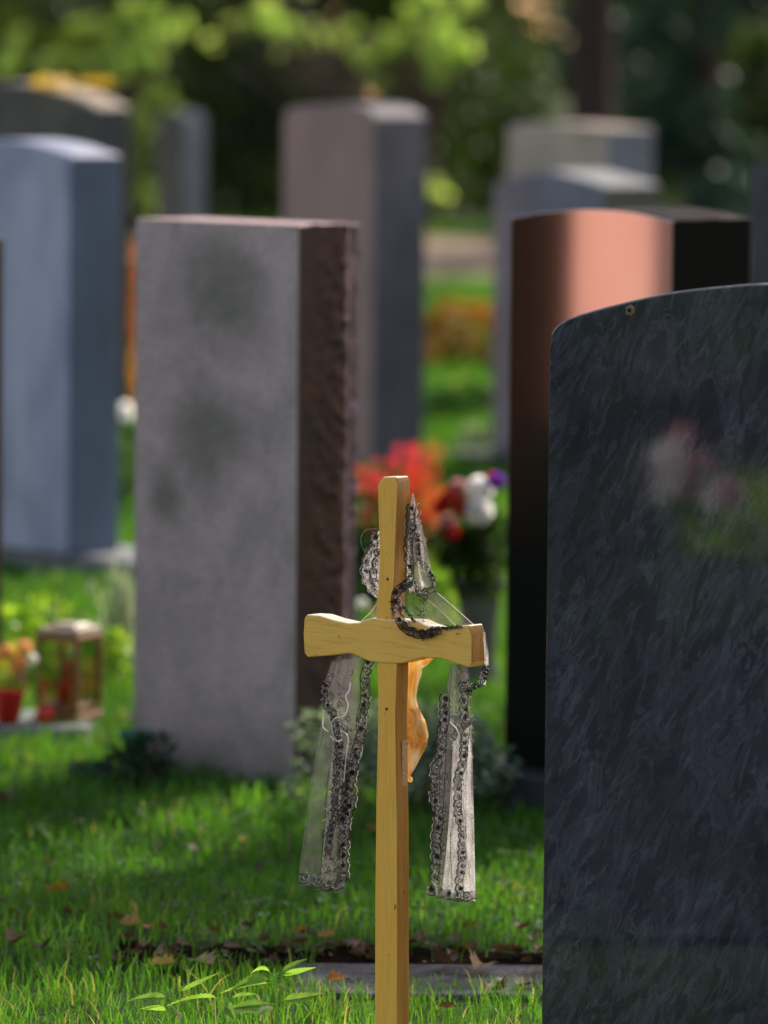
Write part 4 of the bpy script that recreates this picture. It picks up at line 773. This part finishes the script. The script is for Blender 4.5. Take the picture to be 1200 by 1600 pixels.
# far bedding plants
m_aut = leaf_mat('autumn_leaf', (.16, .06, .015), (.42, .19, .03), .45, .5, 10); m_rust = leaf_mat('rusty_orange_leaf', (.40, .13, .03), (.75, .30, .08), .5, .5, 10)
def far_plant(name, label, px, py, D, clumps, n, L, mat, cat='plant'):
    q = atY(px, py, D); q.z = 0; return shrub(name, label, cat, q, clumps, n, L, L*.6, mat, 6)
far_plant('autumn_bedding_plant', 'rusty brown autumn shrub in the middle distance between the two centre gravestones', 715, 570, 24, [(-.12, 0, .12, .13), (.02, 0, .16, .14), (.14, 0, .12, .13), (.24, .1, .1, .12), (-.25, .1, .12, .12)], 190, .06, m_aut)
far_plant('low_green_plant', 'low sunlit green plants in front of the rusty shrub', 715, 650, 21, [(-.12, 0, .04, .10), (.02, 0, .05, .1), (.16, 0, .04, .1)], 150, .04, m_weed)
far_plant('pale_leaved_plant', 'pale silvery plant beside the dark kerb of the peaked stone', 740, 705, 19.2, [(0, 0, .06, .05), (.04, 0, .05, .04)], 110, .035, m_var)
far_plant('rusty_orange_plant', 'tall rusty orange plant in the gap right of the pale blue stone', 197, 640, 20.5, [(0, 0, .50, .05), (0, 0, .60, .06), (.0, 0, .4, .05), (0, 0, .3, .05), (0, 0, .15, .07)], 100, .05, m_rust)
far_plant('white_flowering_plant', 'plant with a white flower low in the gap right of the pale blue stone', 196, 840, 16.8, [(0, 0, .12, .06), (.01, 0, .22, .05), (0, 0, .05, .06)], 100, .035, m_weed)
c = atY(196, 840, 16.8); c.z = 0; g = empty('white_flower', c, 0, 'white flower above green leaves in the gap right of the blue stone', 'flower'); b = MB(); pompon(b, (0, -.05, .32), .03, 80); b.build('flower_head', m_white, g); b = MB(); b.tube([(0, 0, 0), (0, -.05, .32)], .003, 5); b.build('stem', m_weed, g)
# leaf on top of the rose grey stone, leaves on the brown stone
o = MB(); dead_leaf(o, Vector((0, 0, .02)), .09, 1.0, .6, .5); q = o.build('fallen_leaf', m_dead[1]); u, z = on_face(g4[1], g4[2], 566, 164); t4, b4 = face_frame(g4[1], g4[2]); q.location = g4[1]+t4*u+b4*.05+Vector((0, 0, z)); tag(q, 'orange leaf lying on top of the rose grey gravestone', 'leaf', 'fallen autumn leaves on stones')
u, z = on_face(g7[1], g7[2], 95, 142); t4, b4 = face_frame(g7[1], g7[2])
b = MB(); 
for i in range(9): dead_leaf(b, Vector((random.uniform(-.16, .14), random.uniform(.0, .12), .018)), .09, random.uniform(0, 6), .5, .3)
q = b.build('yellow_leaves', leaf_mat('yellow_leaf', (.65, .42, .05), (.8, .55, .08), .4, .6, 30)); q.location = g7[1]+t4*u+Vector((0, 0, z)); q.rotation_euler = (0, 0, -g7[2]); tag(q, 'yellow fallen leaves heaped on the brown grey gravestone', 'leaves', kind='stuff')
# unseen bush added to hide the lower salmon stone from the reflection
m_box = leaf_mat('box_leaf', (.02, .045, .012), (.04, .08, .02), .3, .4, 30)
shrub('reflection_dark_bush', 'unseen dark bush added to darken the lower part of the salmon reflection', 'bush', Pm+Vector((.27, -.12, 0)), [(0, 0, .15, .17), (0, 0, .32, .17), (.02, 0, .48, .15), (0, .05, .58, .11)], 600, .022, .014, m_box)
# ------------------------------------------------------------------ trees
m_bark = plain('dark_bark', (.026, .016, .012), .9, .5, 9, 1.0)
def card_cloud(centers, radii, counts, size, squash=.8, shell=.55, flat=.0):
    Vs = []; tone = []
    for c, r, n in zip(centers, radii, counts):
        v = rng.normal(size=(n, 3)); v /= np.linalg.norm(v, axis=1)[:, None]; k = shell+(1-shell)*rng.random(n)**.6; p = np.array(c)+v*np.array([r, r, r*squash])*k[:, None]
        d = rng.normal(size=(n, 3)); d /= np.linalg.norm(d, axis=1)[:, None]; e = np.cross(d, rng.normal(size=(n, 3))); e /= np.linalg.norm(e, axis=1)[:, None]; s = size*rng.uniform(.5, 1.3, n)[:, None]
        Vs.append(np.stack([p-d*s*.5, p+e*s*.28, p+d*s*.5, p-e*s*.28], 1).reshape(-1, 3)); t = np.clip(rng.normal(.5, .25, n)+rng.normal(0, .15), 0, 1); tone.append(np.repeat(t, 4))
    V = np.concatenate(Vs); F = np.arange(len(V)).reshape(-1, 4); return V, F, np.concatenate(tone)
def tree(name, label, x, y, H, crown_r, z0, mat, n=9000, size=.14, trunk=.2, clumps=26, seed=0):
    g = empty(name, (x, y, 0), 0, label, 'tree'); b = MB(); b.tube([(0, 0, -.2), (.03, 0, .4), (.0, .02, H*.35), (.1, 0, H*.7), (.1, 0, H*.95)], [trunk*1.25, trunk, trunk*.85, trunk*.5, trunk*.1], 14)
    cs = []; rs = []; cn = []
    for i in range(clumps):
        t = (i+.5)/clumps; z = z0+(H-z0)*t; rr = crown_r*math.sin(math.pi*min(1, .18+t*.8))**.7; an = random.uniform(0, 6.28); q = rr*random.uniform(.25, .95)
        cs.append((q*math.cos(an), q*math.sin(an), z)); rs.append(crown_r*random.uniform(.28, .5)); cn.append(int(n/clumps)); b.tube([(0, 0, z*.75), (q*.5*math.cos(an), q*.5*math.sin(an), z*.9), cs[-1]], [trunk*.3, trunk*.18, trunk*.05], 6)
    b.build('trunk', m_bark, g, smooth=True); Vv, F, T = card_cloud(cs, rs, cn, size); npmesh('crown', Vv, F, mat, g, T); return g
m_tdark = leaf_mat('dark_tree_leaf', (.018, .038, .010), (.078, .120, .022), .35, .5, 2, True); m_tmid = leaf_mat('mid_tree_leaf', (.04, .08, .012), (.13, .19, .03), .5, .5, 2, True); m_tyel = leaf_mat('yellow_green_leaf', (.14, .20, .03), (.40, .42, .08), .55, .45, 2, True); m_tteal = leaf_mat('blue_green_needle', (.015, .05, .035), (.035, .085, .06), .2, .5, 2, True)
m_glow = leaf_mat('painted_sunlit_leaf', (.28, .44, .08), (.85, .95, .42), .6, .42, 2, True, tk=1.4)  # pale leaf colour paints sunlit patches among the dark foliage
X = lambda px, D: (px-600)/FPX*D
tree('broadleaf_tree', 'yellow-green sunlit tree at the upper left behind the graves', X(60, 50), 50, 7, 2.0, .5, m_tyel, 9000, .16)
tree('broadleaf_tree', 'dark leafy tree left of centre behind the rose grey stone', X(400, 43), 43, 8, 1.5, .3, m_tdark, 12000, .13)
tree('broadleaf_tree', 'tree with pale yellow sunlit leaves near the top centre', X(660, 52), 52, 7, 1.6, .7, m_tyel, 6000, .16)
tree('broadleaf_tree', 'dense dark green tree right of centre behind the pale limestone', X(760, 44), 44, 8, 1.4, .2, m_tdark, 13000, .13)
g = tree('tall_tree', 'tall tree with a bare dark red-brown trunk at the upper right', X(912, 34.5), 34.5, 12, 3.2, 4.5, m_tmid, 9000, .16, .14, 30)
tree('conifer', 'dense blue-green conifer behind the black gravestone at the right', X(1085, 37), 37, 6, .85, .25, m_tteal, 16000, .10, .12, 34)
tree('broadleaf_tree', 'very dark tree at the left edge behind the brown grey stone', X(-60, 45), 45, 8, 1.2, .3, m_tdark, 9000, .14)
# low shrubs at the wood's edge, with pale clumps painting the sunlit spots
cs = []; rs = []; cn = []
for i in range(130):
    x = random.uniform(-9, 9); cs.append((x, 39.2+random.uniform(0, 2.2), random.uniform(.15, 1.5))); rs.append(random.uniform(.3, .55)); cn.append(420)
Vv, F, T = card_cloud(cs, rs, cn, .10); tag(npmesh('undergrowth', Vv, F, m_tdark, None, T), 'dark undergrowth along the edge of the wood', 'undergrowth', kind='stuff')
def sunny(name, label, spots, mat, size=.12):
    cs = []; rs = []; cn = []
    for px, py, D, r, n in spots:
        cs.append(tuple(atY(px, py, D))); rs.append(r*.33); cn.append(int(n*.5))
        for _ in range(7): q = atY(px+random.gauss(0, r*200), py+random.gauss(0, r*200), D+random.uniform(-.2, .2)); cs.append(tuple(q)); rs.append(r*random.uniform(.15, .4)); cn.append(int(n*.13))
    o = cs[0]; g = empty(name, (o[0], o[1], 0), 0, label, 'bush'); cs = [(c[0]-o[0], c[1]-o[1], c[2]) for c in cs]
    Vv, F, T = card_cloud(cs, rs, cn, size, shell=.3); npmesh('foliage', Vv, F, mat, g, T); b = MB()
    for c in cs: b.tube([(0, 0, -.02), (c[0]*.5, c[1]*.5, c[2]*.6), c], [.03, .02, .008], 6)
    b.build('twigs', m_twig, g, smooth=True)
sunny('sunlit_bush', 'bush with glowing lime leaves between the brown grey and the rose grey stones', [(215, 60, 38.7, .16, 260), (222, 95, 38.6, .13, 200), (205, 20, 38.8, .16, 200), (165, 95, 38.6, .13, 160), (140, 90, 38.7, .14, 160), (90, 95, 38.6, .16, 160), (210, 250, 38.5, .12, 120), (212, 180, 38.5, .12, 160), (235, 300, 38.4, .10, 60), (275, 190, 38.6, .2, 50)], m_glow)
sunny('sunlit_bush', 'bush with pale yellow sunlit leaves above the rose grey stone', [(640, 70, 38.8, .17, 200), (690, 75, 38.7, .15, 220), (610, 60, 38.8, .12, 110), (705, 30, 38.9, .18, 120), (665, 15, 38.9, .15, 120), (690, 300, 38.5, .08, 30), (480, 50, 38.9, .2, 70), (400, 30, 38.9, .2, 60)], m_glow)
sunny('sunlit_bush', 'brownish yellow bush at the upper left border behind the graves', [(40, 60, 38.9, .3, 260), (110, 75, 38.8, .22, 200), (-20, 100, 38.7, .2, 160), (10, 20, 38.9, .3, 160)], m_tyel)
# the wood that closes the view, and a hedge line all round
cs = []; rs = []; cn = []
for i in range(150):
    x = random.uniform(-26, 26); cs.append((x, 54+random.uniform(0, 7)+abs(x)*.1, random.uniform(.6, 9))); rs.append(random.uniform(1.3, 2.4)); cn.append(420)
Vv, F, T = card_cloud(cs, rs, cn, .24); tag(npmesh('far_woodland', Vv, F, m_tdark, None, T), 'dark mass of woodland closing the view', 'woodland', kind='stuff')
b = MB(); b.box(-45, 45, 64, 64.5, 0, 9); 
cs = []; rs = []; cn = []
for i in range(420):
    x = random.uniform(-32, 32); cs.append((x, 63+random.uniform(-1, 3), random.uniform(.4, 10))); rs.append(random.uniform(1.8, 2.8)); cn.append(300)
Vv, F, T = card_cloud(cs, rs, cn, .42, shell=.2); tag(npmesh('distant_woodland', Vv, F, m_tdark, None, T), 'distant trees behind the wood', 'woodland', kind='stuff')
cs = []; rs = []; cn = []
for i in range(120):
    y = -4+30*i/120; z = random.uniform(.2, 2.4); cs.append((-11.5+random.uniform(-.5, .5), y, z)); rs.append(.7); cn.append(230)
for i in range(120):
    y = 0+32*i/120; z = random.uniform(.2, 3.4); cs.append((9.5+random.uniform(-.5, .5), y, z)); rs.append(.8); cn.append(230)
Vv, F, T = card_cloud(cs, rs, cn, .13, shell=.3); tag(npmesh('cemetery_hedge', Vv, F, m_dkgreen, None, T), 'dark hedges along both sides of the cemetery', 'hedge', kind='stuff')

# ------------------------------------------------------------------ unseen tree added right of the graves, leaf clumps set to shade slab and lawn
g = empty('added_shade_tree', (6.9, 15.5, 0), 0, 'unseen tree added right of the graves to cast dappled shade on lawn and slab', 'tree')
b = MB(); b.tube([(0, 0, -.2), (.05, 0, 1.5), (-.05, 0, 3.2), (0, .1, 7), (.1, 0, 9)], [.24, .2, .17, .1, .04], 14)
b.tube([(0, 0, 2.2), (-1.8, -1.0, 2.8), (-3.7, -1.8, 3.0), (-5.4, -2.2, 3.0)], [.09, .06, .035, .012], 8); b.tube([(0, 0, 2.8), (-1.2, .6, 4.2), (-2.8, 1.5, 4.8)], [.08, .05, .02], 8)
b.build('trunk', m_bark, g, smooth=True); cs = []; rs = []; cn = []
for gx in range(125):
    px_, py_ = random.uniform(-1.0, .75), random.choice([random.uniform(8.66, 9.1), random.uniform(8.7, 10.4)]); zc = 3.0+random.uniform(-.15, .15); ss = zc/tosun.z
    if py_ > 9.2 and math.sin(px_*6+1)*math.sin(py_*5.3) > .25: continue
    cs.append((px_+tosun.x*ss-6.9, py_+tosun.y*ss-15.5, zc)); rs.append(random.uniform(.07, .13)); cn.append(16)
for i in range(30): an = random.uniform(0, 6.28); q = random.uniform(.2, 1.6); cs.append((q*math.cos(an)+.6, q*math.sin(an)+.5, random.uniform(5, 9))); rs.append(.6); cn.append(200)
Vv, F, T = card_cloud(cs, rs, cn, .09, shell=.2); npmesh('crown', Vv, F, m_tmid, g, T)
# flowering plant left of the frame, mirrored in the dark marbled stone, and lawn there
def mirrored(C, a, px, py, D):
    t, n_ = face_frame(C, a); Vp = atY(px, py, D); return Vp-n_*2*(Vp-C).dot(n_)
q = mirrored(g8[1], g8[2], 1120, 735, 13.2); gq = empty('flowering_shrub', (q.x, q.y, 0), 0, 'shrub with white and pale pink flowers mirrored in the dark marbled stone', 'shrub')
b = MB(); leafy(b, (0, 0, q.z*.5), .14, .14, q.z*.45, 400, .04, .025); b.build('foliage', m_weed, gq)
for k in range(14):
    b = MB(); pompon(b, (random.uniform(-.1, .14), random.uniform(-.1, .14), q.z+random.uniform(-.07, .08)), .035, 40); b.build('flower_head', m_white if k % 3 else m_pink, gq)

# unseen dark ivy added to darken reflections; a gap keeps the bright patch
qd = [mirrored(g8[1], g8[2], px, py, 1) for px, py in ()]
def mground(px, py): Vp = ground(px, py); t, n_ = face_frame(g8[1], g8[2]); return Vp-n_*2*(Vp-g8[1]).dot(n_)
qd = [mground(1088, 780), mground(1600, 780), mground(1600, 900), mground(1075, 905)]
def inside(x, y):
    sgn = 0
    for i in range(4):
        a_, b_ = qd[i], qd[(i+1) % 4]; c_ = (b_.x-a_.x)*(y-a_.y)-(b_.y-a_.y)*(x-a_.x)
        if sgn == 0: sgn = 1 if c_ > 0 else -1
        elif (c_ > 0) != (sgn > 0): return False
    return True
b = MB()  # lime leaves added to brighten the green reflection in the marbled stone
for _ in range(5200):
    u_, v_ = random.random(), random.random(); p_ = (qd[0]*(1-u_)+qd[1]*u_)*(1-v_)+(qd[3]*(1-u_)+qd[2]*u_)*v_; an = random.uniform(0, 6.28)
    b.leaf((p_.x, p_.y, random.uniform(.01, .05)), (math.cos(an), math.sin(an), 1.2), (0, 1, .2), .07, .035)
tag(b.build('reflection_bright_cover', m_lime), 'unseen lime ground cover added to brighten the green reflection in the marbled stone', 'ground cover', kind='stuff')
m_ivy = leaf_mat('ivy_leaf', (.010, .018, .010), (.022, .034, .018), .15, .5, 20); b = MB()
for i in range(95):
    for j in range(90):
        x0, y0 = -15+.15*i, 1+.1*j
        if x0 > -1.0 and y0 > 2: continue
        if inside(x0+.075, y0+.05): continue
        if x0 > -.95: continue
        b.add([(x0, y0, .02), (x0+.15, y0, .02), (x0+.15, y0+.1, .02), (x0, y0+.1, .02)], [(0, 1, 2, 3)])
        for _ in range(2):
            an = random.uniform(0, 6.28); b.leaf((x0+random.random()*.15, y0+random.random()*.1, .05), (math.cos(an), math.sin(an), .3), (0, 0, 1), .09, .07)
tag(b.build('reflection_dark_ivy', m_ivy), 'unseen dark ivy added left of the frame to darken the stone reflections', 'ground cover', kind='stuff')
